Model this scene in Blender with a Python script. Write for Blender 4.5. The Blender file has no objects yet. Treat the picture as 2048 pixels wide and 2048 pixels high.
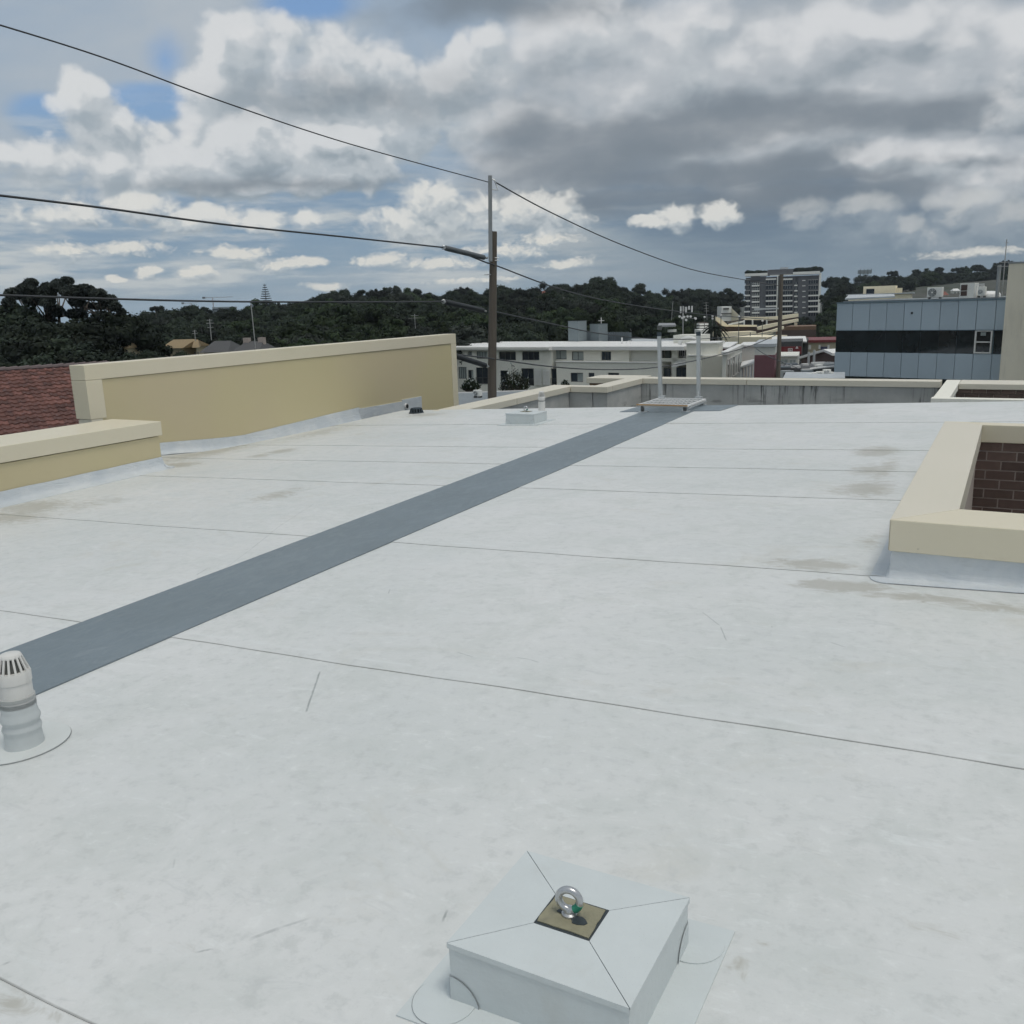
import bpy, math, random
import numpy as np
from mathutils import Vector, Matrix
random.seed(7); RS = np.random.RandomState(7)
sc = bpy.context.scene
col = sc.collection
rad = math.radians

# ---------------------------------------------------------------- camera (fitted to the photograph)
FPX = 1820.0; PITCH = math.atan(419/FPX); ROLL = math.atan(.033); YAW = rad(28.9); EYE = Vector((0, 0, 1.6))
cp, sp = math.cos(PITCH), math.sin(PITCH); cr, sr = math.cos(ROLL), math.sin(ROLL)
Zr = Matrix.Rotation(YAW, 3, 'Z')
F0, R0, U0 = Vector((0, cp, -sp)), Vector((1, 0, 0)), Vector((0, sp, cp))
CR = Zr @ (cr*R0 - sr*U0); CU = Zr @ (sr*R0 + cr*U0); CF = Zr @ F0
HF = Zr @ Vector((0, 1, 0)); HR = Zr @ Vector((1, 0, 0))
cam = bpy.data.cameras.new('camera'); cam.sensor_width = 36; cam.lens = 36*FPX/2048; cam.clip_start = .05; cam.clip_end = 9000
co = bpy.data.objects.new('camera', cam); col.objects.link(co); sc.camera = co
M = Matrix((CR, CU, -CF)).transposed().to_4x4(); M.translation = EYE; co.matrix_world = M
def ray(x, y): return (x-1024)*CR - (y-1024)*CU + FPX*CF
def W(x, y, D):
    d = ray(x, y); return EYE + d*(D/d.dot(HF))
def zat(x, y, D): return W(x, y, D).z
def azel(x, y):
    d = ray(x, y); return math.atan2(d.dot(HR), d.dot(HF)), math.atan2(d.z, math.hypot(d.x, d.y))
RA, RB = .0389, .0139                       # fall of the roof: z = RA*x + RB*y
def _ss(t): t = min(1., max(0., t)); return t*t*(3-2*t)
def rz(x, y): return RA*x + RB*y - .19*_ss((-9.25-x)/1.05)*_ss((y-8.2)/2.2)      # with the shallow fall along the tall wall
def onroof(px, py, h=0):
    d = ray(px, py); t = (EYE.z-h)/(RA*d.x+RB*d.y-d.z); return EYE + t*d

# ---------------------------------------------------------------- node helpers
class NT:
    def __init__(s, tree): s.t = tree; s.n = tree.nodes; s.l = tree.links
    def node(s, ty, **k):
        n = s.n.new(ty)
        for a, b in k.items(): setattr(n, a, b)
        return n
    def put(s, sock, v):
        if isinstance(v, S): s.l.new(v.s, sock)
        elif v is not None: sock.default_value = v
    def math(s, op, a, b=None, c=None, clamp=False):
        n = s.node('ShaderNodeMath', operation=op, use_clamp=clamp)
        s.put(n.inputs[0], a); s.put(n.inputs[1], b)
        if c is not None: s.put(n.inputs[2], c)
        return S(s, n.outputs[0])
    def vm(s, op, a, b=None, out=0):
        n = s.node('ShaderNodeVectorMath', operation=op); s.put(n.inputs[0], a)
        if b is not None: s.put(n.inputs['Scale'] if op == 'SCALE' else n.inputs[1], b)
        return S(s, n.outputs[out])
    def comb(s, x, y, z):
        n = s.node('ShaderNodeCombineXYZ')
        for i, v in enumerate((x, y, z)): s.put(n.inputs[i], v)
        return S(s, n.outputs[0])
    def sep(s, v):
        n = s.node('ShaderNodeSeparateXYZ'); s.put(n.inputs[0], v); return [S(s, o) for o in n.outputs]
    def noise(s, vec, scale, detail=4, rough=.5, dist=0, color=False):
        n = s.node('ShaderNodeTexNoise'); s.put(n.inputs['Vector'], vec)
        n.inputs['Scale'].default_value = scale; n.inputs['Detail'].default_value = detail
        n.inputs['Roughness'].default_value = rough; n.inputs['Distortion'].default_value = dist
        return S(s, n.outputs['Color' if color else 'Fac'])
    def smooth(s, x, a, b, lo=0., hi=1.):
        n = s.node('ShaderNodeMapRange', interpolation_type='SMOOTHSTEP')
        for i, v in enumerate((x, a, b, lo, hi)): s.put(n.inputs[i], v)
        return S(s, n.outputs[0])
    def mix(s, f, a, b):
        n = s.node('ShaderNodeMix', data_type='RGBA'); s.put(n.inputs[0], f)
        for i, v in ((6, a), (7, b)):
            if isinstance(v, (tuple, list)): v = (*v[:3], 1)
            s.put(n.inputs[i], v)
        return S(s, n.outputs[2])
class S:
    def __init__(s, nt, sock): s.nt = nt; s.s = sock
    def __add__(a, b): return a.nt.math('ADD', a, b)
    def __sub__(a, b): return a.nt.math('SUBTRACT', a, b)
    def __mul__(a, b): return a.nt.math('MULTIPLY', a, b)
    def __truediv__(a, b): return a.nt.math('DIVIDE', a, b)
    def mx(a, b): return a.nt.math('MAXIMUM', a, b)
    def mn(a, b): return a.nt.math('MINIMUM', a, b)
    def inv(a): return a.nt.math('SUBTRACT', 1.0, a)

# ---------------------------------------------------------------- world: daylight sky with broken cloud
SUN_EL, SUN_AZ = rad(71), rad(112)   # azimuth clockwise from +Y
wd = bpy.data.worlds.new('World'); sc.world = wd; wd.use_nodes = True
w = NT(wd.node_tree); w.n.clear()
wo = w.node('ShaderNodeOutputWorld'); bg = w.node('ShaderNodeBackground'); w.l.new(bg.outputs[0], wo.inputs[0])
sky = w.node('ShaderNodeTexSky', sky_type='NISHITA', sun_disc=False, sun_elevation=SUN_EL, sun_rotation=SUN_AZ, altitude=50, air_density=1.0, dust_density=.6, ozone_density=2.0)
bg.inputs['Strength'].default_value = .1
wd.cycles.sampling_method = 'NONE'
tc = w.node('ShaderNodeTexCoord'); DIR = S(w, tc.outputs['Generated'])
dF = w.vm('DOT_PRODUCT', DIR, tuple(HF), 1); dR = w.vm('DOT_PRODUCT', DIR, tuple(HR), 1); dz = w.sep(DIR)[2]
AZ = w.math('ARCTAN2', dR, dF); EL = w.math('ARCSINE', dz)
UV = w.comb(AZ, EL, 0.0)
def blobs_group(name, blobs, warp, warp_scale, amp, nscale, detail, rough, stretch=1.0, below=1.0, puff=None):
    g = bpy.data.node_groups.new(name, 'ShaderNodeTree')
    g.interface.new_socket('UV', in_out='INPUT', socket_type='NodeSocketVector')
    g.interface.new_socket('D', in_out='OUTPUT', socket_type='NodeSocketFloat')
    t = NT(g); gi = t.node('NodeGroupInput'); go = t.node('NodeGroupOutput')
    uv = S(t, gi.outputs[0])
    st = t.vm('MULTIPLY', uv, (1, stretch, 1))
    nz = t.noise(st, warp_scale, 3, .55, color=True)
    wv = t.vm('SUBTRACT', nz, (.5, .5, .5)); wv = t.vm('MULTIPLY', wv, (warp, warp*.7, 0))
    p = t.vm('ADD', uv, wv)
    acc = None
    for (px, py, rx, ry, *k) in blobs:
        a, e = azel(px, py); k = k[0] if k else 1.0
        d = t.vm('SUBTRACT', p, (a, e, 0))
        d = t.vm('MAXIMUM', t.vm('MULTIPLY', d, (FPX/rx, FPX/ry, 0)), t.vm('MULTIPLY', d, (-FPX/rx, -FPX/ry/below, 0)))
        v = t.math('MULTIPLY_ADD', t.vm('LENGTH', d, out=1), -k, k)
        acc = v if acc is None else t.math('SMOOTH_MAX', acc, v, .12)
    f = t.noise(st, nscale, detail, rough)
    out = t.math('SMOOTH_MIN', acc, .55, .35) + (f - .5)*amp
    if puff:
        vo = t.node('ShaderNodeTexVoronoi', voronoi_dimensions='2D', feature='F1'); t.put(vo.inputs['Vector'], t.vm('ADD', st, t.vm('SCALE', t.vm('SUBTRACT', nz, (.5, .5, .5)), .10))); vo.inputs['Scale'].default_value = puff[0]
        vo.inputs['Detail'].default_value = 1; vo.inputs['Roughness'].default_value = .5
        out = out + (S(t, vo.outputs['Distance']) - .45)*(-puff[1])
    t.l.new(out.s, go.inputs[0]); return g
def use(g, vec):
    n = w.node('ShaderNodeGroup'); n.node_tree = g; w.put(n.inputs[0], vec); return S(w, n.outputs[0])
def up(dx, dy): return w.vm('ADD', UV, (dx, dy, 0))
# gradient of the open sky between clouds
nis = S(w, sky.outputs[0])
elo = w.smooth(EL, -.01, .42)
azr = w.smooth(AZ, -.1, .25)
lowL = w.mix(w.smooth(EL, .0, .13), (2.6, 3.5, 4.3), (2.1, 3.1, 4.3))
lowR = w.mix(w.smooth(EL, .0, .12), (2.0, 2.65, 3.25), (1.25, 1.8, 2.5))
low = w.mix(azr, lowL, lowR)
blue = w.mix(.45, nis, (2.3, 4.1, 7.2))
base = w.mix(w.smooth(EL, .10, .24), low, blue)
# thin layers far off, strung out along the horizon
HZ = w.comb(dF, dR, EL*7.0)
st1 = w.noise(HZ, 3.2, 6, .6, .3); st2 = w.noise(HZ, 8, 5, .6)
sa = w.smooth(st1 + (st2-.5)*.6, .38, .64) * w.smooth(EL, .0, .03) * w.smooth(EL, .24, .10)
base = w.mix(sa*w.smooth(AZ, .30, .0, .45, .85), base, w.mix(azr, w.mix(w.smooth(st2, .42, .62), (3.4, 4.1, 4.7), (5.5, 5.8, 5.8)), (2.6, 3.2, 3.7)))
# high veil
vn = w.noise(w.comb(dF, dR, dz*1.6), 2.6, 6, .55, .4)
holes = blobs_group('sky_openings', [(300,205,95,40),(85,235,70,40),(850,280,70,22,.9),(620,5,110,34,.75),(990,200,50,40,.5),(580,150,40,60,.5),(1060,350,60,18,.5),(760,385,150,16,.5),(330,110,30,40,.25)], .03, 9, .5, 14, 6, .6)
hd = use(holes, UV)
veil = w.smooth(EL, .09, .19) * (w.smooth(vn, .30, .55)*.25 + .74) * w.smooth(hd, .45, -.12, 0., 1.)
veilc = w.mix(w.smooth(vn, .35, .65), (3.5, 4.2, 4.9), (4.5, 4.95, 5.4))
veilc = w.mix(w.smooth(AZ, -.02, .3)*.8, veilc, w.mix(w.smooth(EL, .08, .3), (2.1, 2.6, 3.1), (3.6, 4.0, 4.4)))
c = w.mix(veil, base, veilc)
def layer(c, grp, lo, hi, off, gain, dark, bright, mid=None, alpha=1.0, wdark=0.0):
    D = use(grp, UV); D2 = use(grp, up(*off))
    a = w.smooth(D, lo, hi)*alpha
    lit = w.smooth((D-D2)*gain, -.55, .6)
    if mid is None: cc = w.mix(lit, dark, bright)
    else: cc = w.mix(w.smooth(lit, .5, 1.0), w.mix(w.smooth(lit, .0, .5), dark, mid), bright)
    return w.mix(a, c, cc)
# elsewhere round the sky the same broken cloud goes on, drawn more simply
MASK = w.smooth(w.math('ABSOLUTE', AZ), .76, .62)*w.smooth(EL, .46, .36)*w.smooth(EL, -.05, -.03)
gp = w.comb(dF, dR, dz*1.5)
g1 = w.noise(gp, 3.4, 5, .58, .3)
gen = w.mix(w.smooth(g1, .42, .62), (3.4, 3.9, 4.3), (6.3, 6.5, 6.6))
ga = w.smooth(g1, .40, .56)*w.smooth(EL, .03, .12)
cheap = w.mix(ga*.85, c, gen)
cheap = w.mix(w.smooth(EL, -.012, -.004), (2.2, 2.9, 3.5), cheap)
# cumulus, back to front: crisp lit tops that melt into grey bases
WHITE, MIDC, SHADE = (6.9, 7.0, 7.0), (4.9, 5.3, 5.6), (3.5, 4.05, 4.5)
arch = blobs_group('cloud_arch', [(490,112,105,85),(430,180,80,70,.8),(390,230,60,50,.6),(640,170,270,120,.9),(860,190,230,90,.9),(960,150,140,80,.8),(560,90,90,50,.7)], .045, 12, .9, 15, 8, .62, 1.2, 1.6, (17, .4))
c = layer(c, arch, -.0, .30, (-.010, .018), 1.5, SHADE, (6.7, 6.85, 6.95), (4.7, 5.15, 5.5), .92)
tower = blobs_group('cloud_tower', [(158,190,58,52),(205,245,75,70),(250,330,150,70),(90,330,130,45,.8),(340,320,80,60,.9)], .04, 14, .85, 20, 8, .62, 1.1, 1.3, (22, .42))
c = layer(c, tower, .0, .28, (-.006, .016), 1.5, SHADE, (6.8, 6.95, 7.0), (4.9, 5.3, 5.6), .92)
front = blobs_group('cloud_front', [(640,285,150,62),(500,290,110,60,.95),(740,310,70,52),(400,330,120,45,.9),(560,355,240,30,.8)], .045, 12, .85, 17, 8, .62, 1.4, 1.5, (19, .42))
c = layer(c, front, .0, .28, (-.006, .018), 1.6, (2.9, 3.45, 3.9), (6.5, 6.7, 6.85), (4.6, 5.05, 5.4), .92)
mass = blobs_group('cloud_mass', [(1180,100,180,120),(1340,110,130,120),(1180,230,250,100),(1110,330,220,80),(1600,110,280,130),(1850,110,230,130),(2040,120,160,120),(1500,260,420,90),(1850,310,200,50),(1960,360,170,60,.9),(2060,300,80,50)], .06, 8, .9, 9, 8, .58, 1.5, 1.4, (10, .4))
c = layer(c, mass, -.1, .42, (-.010, .022), 1.3, (3.0, 3.45, 3.85), (6.6, 6.75, 6.9), (4.5, 4.85, 5.2), .95)
darkb = blobs_group('slate_bases', [(1300,265,330,48),(1150,330,230,52),(1450,230,300,34),(1600,245,300,34),(1900,235,290,36),(2040,220,160,42),(1500,335,260,28),(1750,345,300,18),(1180,290,230,60),(1060,270,120,60,.8),(1000,15,260,40,.75),(1200,400,320,36,.7),(1650,385,420,34,.6),(560,365,240,16,.45),(760,190,240,30,.3),(1250,350,260,30,.8)], .07, 8, 1.0, 8, 7, .58, 2.0)
dk = w.smooth(use(darkb, UV), -.3, .65)
c = w.mix(dk*.85, c, (1.85, 2.22, 2.6))
heads = blobs_group('bright_heads', [(1400,80,95,66),(1200,50,120,60,.7),(1780,300,100,26),(1890,308,80,32),(1990,330,75,42),(2045,330,50,40),(2030,160,70,70,.9),(1930,90,60,60,.6),(505,90,45,32,.8)], .04, 15, .8, 17, 8, .6, 1.3, 1.5, (20, .45))
c = layer(c, heads, -.05, .65, (-.006, .018), 1.2, (3.9, 4.4, 4.8), (6.9, 7.0, 7.1), (5.1, 5.5, 5.8), .75)
far_cu = blobs_group('low_cumulus', [(290,410,75,28),(400,432,120,28),(520,440,55,26),(175,428,30,20,.8),(610,432,50,20,.7),(870,415,75,62),(830,440,120,36),(975,425,110,40),(1110,432,80,50),(1060,420,80,42),
  (1345,432,54,26),(1292,442,40,14),(1440,426,44,22),(1462,432,30,14),(120,430,100,26,.7)], .022, 24, .8, 26, 7, .58, 1.3, 1.35, (32, .42))
c = layer(c, far_cu, -.08, .42, (-.005, .015), 1.1, (3.1, 3.65, 4.1), (7.2, 7.2, 6.9), (5.0, 5.4, 5.6), .9)
dim_cu = blobs_group('dim_cumulus', [(1620,412,60,24),(1720,425,90,36),(1800,450,80,30,.8),(1940,400,90,30,.8),(2030,435,80,32,.9),(1900,470,160,26,.6)], .04, 20, .8, 20, 7, .56, 1.3, 2.4, (24, .35))
c = layer(c, dim_cu, -.08, .6, (-.005, .015), 1.0, (2.1, 2.7, 3.2), (5.8, 5.95, 5.9), (3.4, 3.9, 4.35), .62)
low_cu = blobs_group('small_low_cumulus', [(130,500,60,18,.8),(250,495,90,16,.7),(298,542,34,14),(400,545,52,18),(228,555,22,6),(470,505,80,16),(560,530,90,14,.8),(610,522,50,14),(760,520,70,16,.9),(880,525,120,16,.8),(650,572,50,10,.7),(1020,500,110,18,.8),(1130,525,70,12,.8),(1090,480,90,14,.6),(1960,505,140,10,.6),(950,560,150,8,.6)], .018, 30, .75, 38, 6, .58, 1.7, 1.3, (50, .35))
c = layer(c, low_cu, -.05, .45, (-.003, .009), 1.1, (3.0, 3.7, 4.2), (7.2, 7.1, 6.6), (4.7, 5.15, 5.4), .9)
# below the horizon: dull haze
c = w.mix(w.smooth(EL, -.012, -.004), (2.2, 2.9, 3.5), c)
w.l.new(c.s, bg.inputs['Color'])
bg2 = w.node('ShaderNodeBackground'); bg2.inputs['Strength'].default_value = .1; w.l.new(cheap.s, bg2.inputs['Color'])
mx_ = w.node('ShaderNodeMixShader'); w.l.new(MASK.s, mx_.inputs[0]); w.l.new(bg2.outputs[0], mx_.inputs[1]); w.l.new(bg.outputs[0], mx_.inputs[2]); w.l.new(mx_.outputs[0], wo.inputs[0])

sun = bpy.data.lights.new('sun', 'SUN'); sun.energy = 1.42; sun.angle = rad(16); sun.color = (1, .95, .87)
so = bpy.data.objects.new('sun', sun); col.objects.link(so)
sd = Vector((math.sin(SUN_AZ)*math.cos(SUN_EL), math.cos(SUN_AZ)*math.cos(SUN_EL), math.sin(SUN_EL)))
so.rotation_euler = sd.to_track_quat('Z', 'Y').to_euler(); so.location = (0, 0, 60)
sc.view_settings.view_transform = 'Standard'; sc.view_settings.look = 'None'; sc.view_settings.exposure = 0; sc.view_settings.gamma = 1
sc.view_settings.use_curve_mapping = False
sc.render.engine = 'CYCLES'
try:
    sc.cycles.max_bounces = 5; sc.cycles.diffuse_bounces = 3; sc.cycles.glossy_bounces = 3; sc.cycles.use_denoising = True
    sc.cycles.use_adaptive_sampling = True; sc.cycles.adaptive_threshold = .03; sc.cycles.adaptive_min_samples = 16
except Exception: pass

# ---------------------------------------------------------------- materials
MATS = {}
def new_mat(name):
    m = bpy.data.materials.new(name); m.use_nodes = True; t = NT(m.node_tree); t.n.clear()
    o = t.node('ShaderNodeOutputMaterial'); b = t.node('ShaderNodeBsdfPrincipled'); t.l.new(b.outputs[0], o.inputs[0])
    MATS[name] = m; return m, t, b
def pos(t): return S(t, t.node('ShaderNodeNewGeometry').outputs['Position'])
def bump(t, b, h, strength, dist):
    n = t.node('ShaderNodeBump'); n.inputs['Strength'].default_value = strength; n.inputs['Distance'].default_value = dist
    t.put(n.inputs['Height'], h); t.l.new(n.outputs[0], b.inputs['Normal'])
def simple(name, colr, rough=.6, var=.15, scale=3, metal=0, spec=.5, bumps=0, dirt=None, streak=0, objvar=0, stretch=(1, 1, 1)):
    m, t, b = new_mat(name)
    p = t.vm('MULTIPLY', pos(t), stretch)
    n = t.noise(p, scale, 6, .6)
    k = (n-.5)*(2*var) + 1.0
    if objvar:
        oi = t.node('ShaderNodeObjectInfo'); k = k * ((S(t, oi.outputs['Random'])-.5)*(2*objvar)+1.0)
    cc = t.vm('SCALE', t.comb(*colr), k)
    if dirt:
        n2 = t.noise(t.vm('MULTIPLY', p, (1, 1, .35)), scale*.6, 7, .65)
        cc = t.mix(t.smooth(n2, .52, .75)*dirt[1], cc, dirt[0])
    if streak:
        n3 = t.noise(t.vm('MULTIPLY', pos(t), (7, 7, .35)), 1.2, 5, .6)
        cc = t.mix(t.smooth(n3, .55, .75)*streak, cc, tuple(v*.45 for v in colr))
    t.put(b.inputs['Base Color'], cc)
    b.inputs['Roughness'].default_value = rough; b.inputs['Metallic'].default_value = metal
    b.inputs['Specular IOR Level'].default_value = spec
    if bumps: bump(t, b, t.noise(p, scale*6, 4, .6), .4, bumps)
    return m

# the white roofing membrane, with its real dirt, scuffs, ripples and a little painted contact shade
def membrane(ya, yb):
    near = lambda q, r=0: ya-.2-r < q.y < yb+.2+r
    m, t, b = new_mat('white_membrane_%d' % round(ya*100)); P = pos(t)
    tcn = t.node('ShaderNodeUVMap'); uv = t.sep(S(t, tcn.outputs[0]))
    n1 = t.noise(P, .55, 5, .6); n2 = t.noise(P, 2.6, 6, .68, .6); n3 = t.noise(P, 16, 5, .72)
    c = t.mix(t.smooth(n1, .3, .7), (.615, .638, .628), (.69, .698, .688))
    c = t.mix(t.smooth(n2, .44, .66)*.36, c, (.50, .535, .515))
    c = t.mix(t.smooth(t.noise(t.vm('MULTIPLY', P, (1, 1.6, 1)), 1.1, 5, .7, .9), .56, .70)*.34, c, (.53, .52, .46))
    c = t.mix(t.smooth(n3, .50, .70)*.42, c, (.47, .49, .48)); c = t.mix(t.smooth(n3, .44, .30)*.35, c, (.78, .80, .79))
    n4 = t.noise(t.vm('MULTIPLY', P, (.8, 2.4, 1)), 5, 6, .74, .8)
    c = t.mix(t.smooth(n4, .57, .72)*.36, c, (.80, .83, .83))
    c = t.mix(t.smooth(n4, .42, .30)*.4, c, (.50, .52, .52))
    vo = t.node('ShaderNodeTexVoronoi'); t.put(vo.inputs['Vector'], t.vm('ADD', P, t.vm('SCALE', t.noise(P, 3, 2, .5, color=True), .5))); vo.inputs['Scale'].default_value = 4.2
    sp_ = t.smooth(S(t, vo.outputs['Distance']) + (n3-.5)*.02, .034, .016)
    rn = t.noise(P, 1.3, 2, .5)
    c = t.mix(sp_*t.smooth(rn, .5, .56)*.75, c, (.2, .22, .22))
    # patches of grime (roof positions); spots by the near block paint contact shade
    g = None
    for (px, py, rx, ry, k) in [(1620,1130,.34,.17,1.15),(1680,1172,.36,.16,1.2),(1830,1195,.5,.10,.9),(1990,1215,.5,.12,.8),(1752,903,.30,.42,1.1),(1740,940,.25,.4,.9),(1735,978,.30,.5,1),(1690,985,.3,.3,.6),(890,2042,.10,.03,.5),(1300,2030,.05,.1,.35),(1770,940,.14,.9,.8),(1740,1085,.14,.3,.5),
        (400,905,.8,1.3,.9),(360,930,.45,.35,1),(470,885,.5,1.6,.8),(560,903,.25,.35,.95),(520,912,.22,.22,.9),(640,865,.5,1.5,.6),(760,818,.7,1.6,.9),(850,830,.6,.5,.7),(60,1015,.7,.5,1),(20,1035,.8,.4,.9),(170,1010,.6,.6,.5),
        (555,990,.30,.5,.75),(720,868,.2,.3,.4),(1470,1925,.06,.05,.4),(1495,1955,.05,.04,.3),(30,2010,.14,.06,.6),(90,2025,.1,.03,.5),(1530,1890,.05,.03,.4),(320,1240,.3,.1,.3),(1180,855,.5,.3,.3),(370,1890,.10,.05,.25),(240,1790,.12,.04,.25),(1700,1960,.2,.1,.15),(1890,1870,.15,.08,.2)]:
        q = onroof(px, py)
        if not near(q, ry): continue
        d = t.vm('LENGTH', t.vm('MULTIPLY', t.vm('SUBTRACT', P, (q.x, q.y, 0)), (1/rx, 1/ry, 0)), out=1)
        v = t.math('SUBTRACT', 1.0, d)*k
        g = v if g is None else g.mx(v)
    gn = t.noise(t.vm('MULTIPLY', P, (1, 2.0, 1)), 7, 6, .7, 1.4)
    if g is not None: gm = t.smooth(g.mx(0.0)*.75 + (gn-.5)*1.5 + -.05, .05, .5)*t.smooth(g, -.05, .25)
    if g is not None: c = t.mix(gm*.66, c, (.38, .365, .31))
    # scuffs and drag marks
    segs = [(640,1343,612,1425,.006,.8),(1031,1316,1060,1320,.004,.6),(1060,1320,1080,1327,.004,.6),(913,1305,946,1315,.004,.5),(415,1137,392,1151,.006,.6),(628,1008,560,1052,.006,.35),(560,1052,500,1100,.006,.4),(500,1100,430,1152,.005,.35),
      (430,1152,370,1210,.006,.4),(370,1210,280,1240,.005,.3),(1405,1225,1440,1252,.004,.5),(1440,1252,1453,1282,.004,.55),(395,1906,425,1900,.005,.7),(500,1880,560,1857,.009,.4),(560,1857,620,1838,.007,.3),(8,1930,20,1926,.006,.8),(1660,1285,1690,1295,.005,.5),
      (780,1178,777,1188,.005,.5),(885,1845,893,1822,.005,.7),(300,1068,262,1080,.006,.3),(350,1720,345,1740,.004,.3),(1110,1212,1150,1216,.003,.25)]
    sg = None
    for (x0, y0, x1, y1, wd_, k) in segs:
        a = onroof(x0, y0); e = onroof(x1, y1)
        if not (near(a) or near(e)): continue
        a.z = e.z = 0; L = (e-a).length; dv = (e-a)/L; nv = Vector((-dv.y, dv.x, 0))
        pa = t.vm('SUBTRACT', P, tuple(a))
        u = t.vm('DOT_PRODUCT', pa, tuple(dv), 1); v = t.math('ABSOLUTE', t.vm('DOT_PRODUCT', pa, tuple(nv), 1) + (n3-.5)*.012)
        ou = t.math('ABSOLUTE', u - L/2)
        msk = t.smooth(v, wd_, wd_*.35)*t.smooth(ou, L/2+.01, L/2-.02)*k
        sg = msk if sg is None else sg.mx(msk)
    if sg is not None: c = t.mix(sg*t.smooth(n3, .25, .55), c, (.25, .27, .27))
    # grime caught at the lapped edge of each sheet
    ed = t.smooth(uv[1], .007, .001)
    c = t.mix(ed*(t.smooth(n2, .25, .6)*.4+.4), c, (.25, .25, .24))
    lap = t.smooth(t.math('ABSOLUTE', uv[1]-.085), .03, .0)*t.smooth(n4, .40, .62)
    c = t.mix(lap*.35, c, (.74, .77, .77))
    t.put(b.inputs['Base Color'], c)
    t.put(b.inputs['Roughness'], t.smooth(n2, .3, .7, .34, .52))
    b.inputs['Specular IOR Level'].default_value = .75
    wr = t.noise(t.vm('MULTIPLY', P, (.6, 2.2, 1)), 1.7, 5, .55, .5)
    bump(t, b, wr*.7 + n3*.07, .5, .03)
    return m.name
def flash_mat():
    m, t, b = new_mat('flashing_membrane'); P = pos(t)
    n = t.noise(P, 2.2, 7, .65, .6); n2 = t.noise(t.vm('MULTIPLY', P, (1, 1, 4)), 6, 6, .65, .8)
    c = t.mix(t.smooth(n, .35, .7), (.52, .565, .60), (.62, .65, .665))
    c = t.mix(t.smooth(n2, .55, .75)*.35, c, (.42, .45, .45))
    t.put(b.inputs['Base Color'], c); b.inputs['Roughness'].default_value = .4
    wr = t.noise(t.vm('MULTIPLY', P, (1.3, 1.3, 4)), 2.8, 4, .5, 1.2)
    bump(t, b, wr, .4, .025)
flash_mat()
simple('pedestal_membrane', (.585, .63, .635), .42, .07, 9, dirt=((.45, .44, .40), .25), bumps=.003)
def walk_mat():
    m, t, b = new_mat('walk_grey'); P = pos(t)
    n1 = t.noise(P, 1.1, 5, .6); n2 = t.noise(t.vm('MULTIPLY', P, (1.6, .8, 1)), 6, 7, .72, .8); n3 = t.noise(P, 22, 4, .7)
    c = t.mix(t.smooth(n1, .3, .7), (.138, .175, .197), (.165, .207, .235))
    c = t.mix(t.smooth(n2, .54, .70)*.5, c, (.25, .29, .32)); c = t.mix(t.smooth(n2, .42, .30)*.45, c, (.13, .16, .185))
    c = t.mix(t.smooth(n3, .60, .72)*.3, c, (.30, .33, .35))
    t.put(b.inputs['Base Color'], c); t.put(b.inputs['Roughness'], t.smooth(n2, .3, .7, .32, .5)); b.inputs['Specular IOR Level'].default_value = .8
    bump(t, b, t.noise(t.vm('MULTIPLY', P, (1.5, .5, 1)), 2.0, 3, .5)*.8 + n3*.1, .5, .02)
walk_mat()
def cream_mat(name, colr, colr2):
    m, t, b = new_mat(name); P = pos(t)
    n = t.noise(P, .35, 3, .5); n2 = t.noise(P, 9, 6, .7)
    c = t.mix(t.smooth(n, .38, .62), colr, colr2)
    c = t.mix(t.smooth(n2, .55, .75)*.15, c, tuple(v*.75 for v in colr))
    c = t.mix(t.smooth(t.noise(P, 26, 3, .6), .70, .76)*.35, c, (.22, .20, .15))
    t.put(b.inputs['Base Color'], c); b.inputs['Roughness'].default_value = .42; b.inputs['Specular IOR Level'].default_value = .45
    bump(t, b, t.noise(P, 1.2, 3, .5), .25, .02)
cream_mat('cream_panel', (.575, .505, .305), (.57, .49, .32))
cream_mat('cream_cap', (.68, .625, .475), (.70, .64, .50))
cream_mat('cream_cap_grey', (.66, .62, .51), (.68, .635, .53))
def stained_wall():
    m, t, b = new_mat('stained_render'); P = pos(t); x, y, z = t.sep(P)
    n = t.noise(P, 1.4, 7, .65)
    c = t.mix(t.smooth(n, .3, .7), (.36, .365, .35), (.50, .50, .475))
    st = t.noise(t.vm('MULTIPLY', P, (9, 9, .5)), 1.3, 5, .7)
    a = None
    for (cx, wx) in ((-6.9, .45), (-3.55, .55), (-4.6, .9), (-1.45, .3), (-2.9, .12)):
        v = t.smooth(t.math('ABSOLUTE', x-cx), wx, wx*.3); a = v if a is None else a.mx(v)
    run = t.smooth(st, .50, .62)*a*t.smooth(z, -.95, -.35)
    c = t.mix(run*.9, c, (.055, .055, .05))
    d2 = t.smooth(t.noise(t.vm('MULTIPLY', P, (1.2, 1.2, 5)), 1.6, 5, .6), .56, .64)*t.smooth(z, -.45, -.7)
    c = t.mix(d2*.6, c, (.12, .12, .11))
    c = t.mix(t.smooth(st, .6, .75)*.3, c, (.16, .16, .15))
    t.put(b.inputs['Base Color'], c); b.inputs['Roughness'].default_value = .7
stained_wall()
simple('brick_dark', (.115, .076, .063), .8, .35, 20, objvar=.25, bumps=.004)
simple('brick_mid', (.15, .105, .085), .8, .3, 20, objvar=.25)
simple('mortar', (.40, .345, .31), .9, .2, 15)
simple('mortar_light', (.40, .35, .30), .9, .2, 15)
simple('pvc_white', (.66, .655, .63), .38, .06, 14, dirt=((.4, .4, .37), .35))
simple('boot_rubber', (.52, .555, .56), .45, .06, 12)
simple('tape_grey', (.42, .43, .42), .4, .1, 12)
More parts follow.
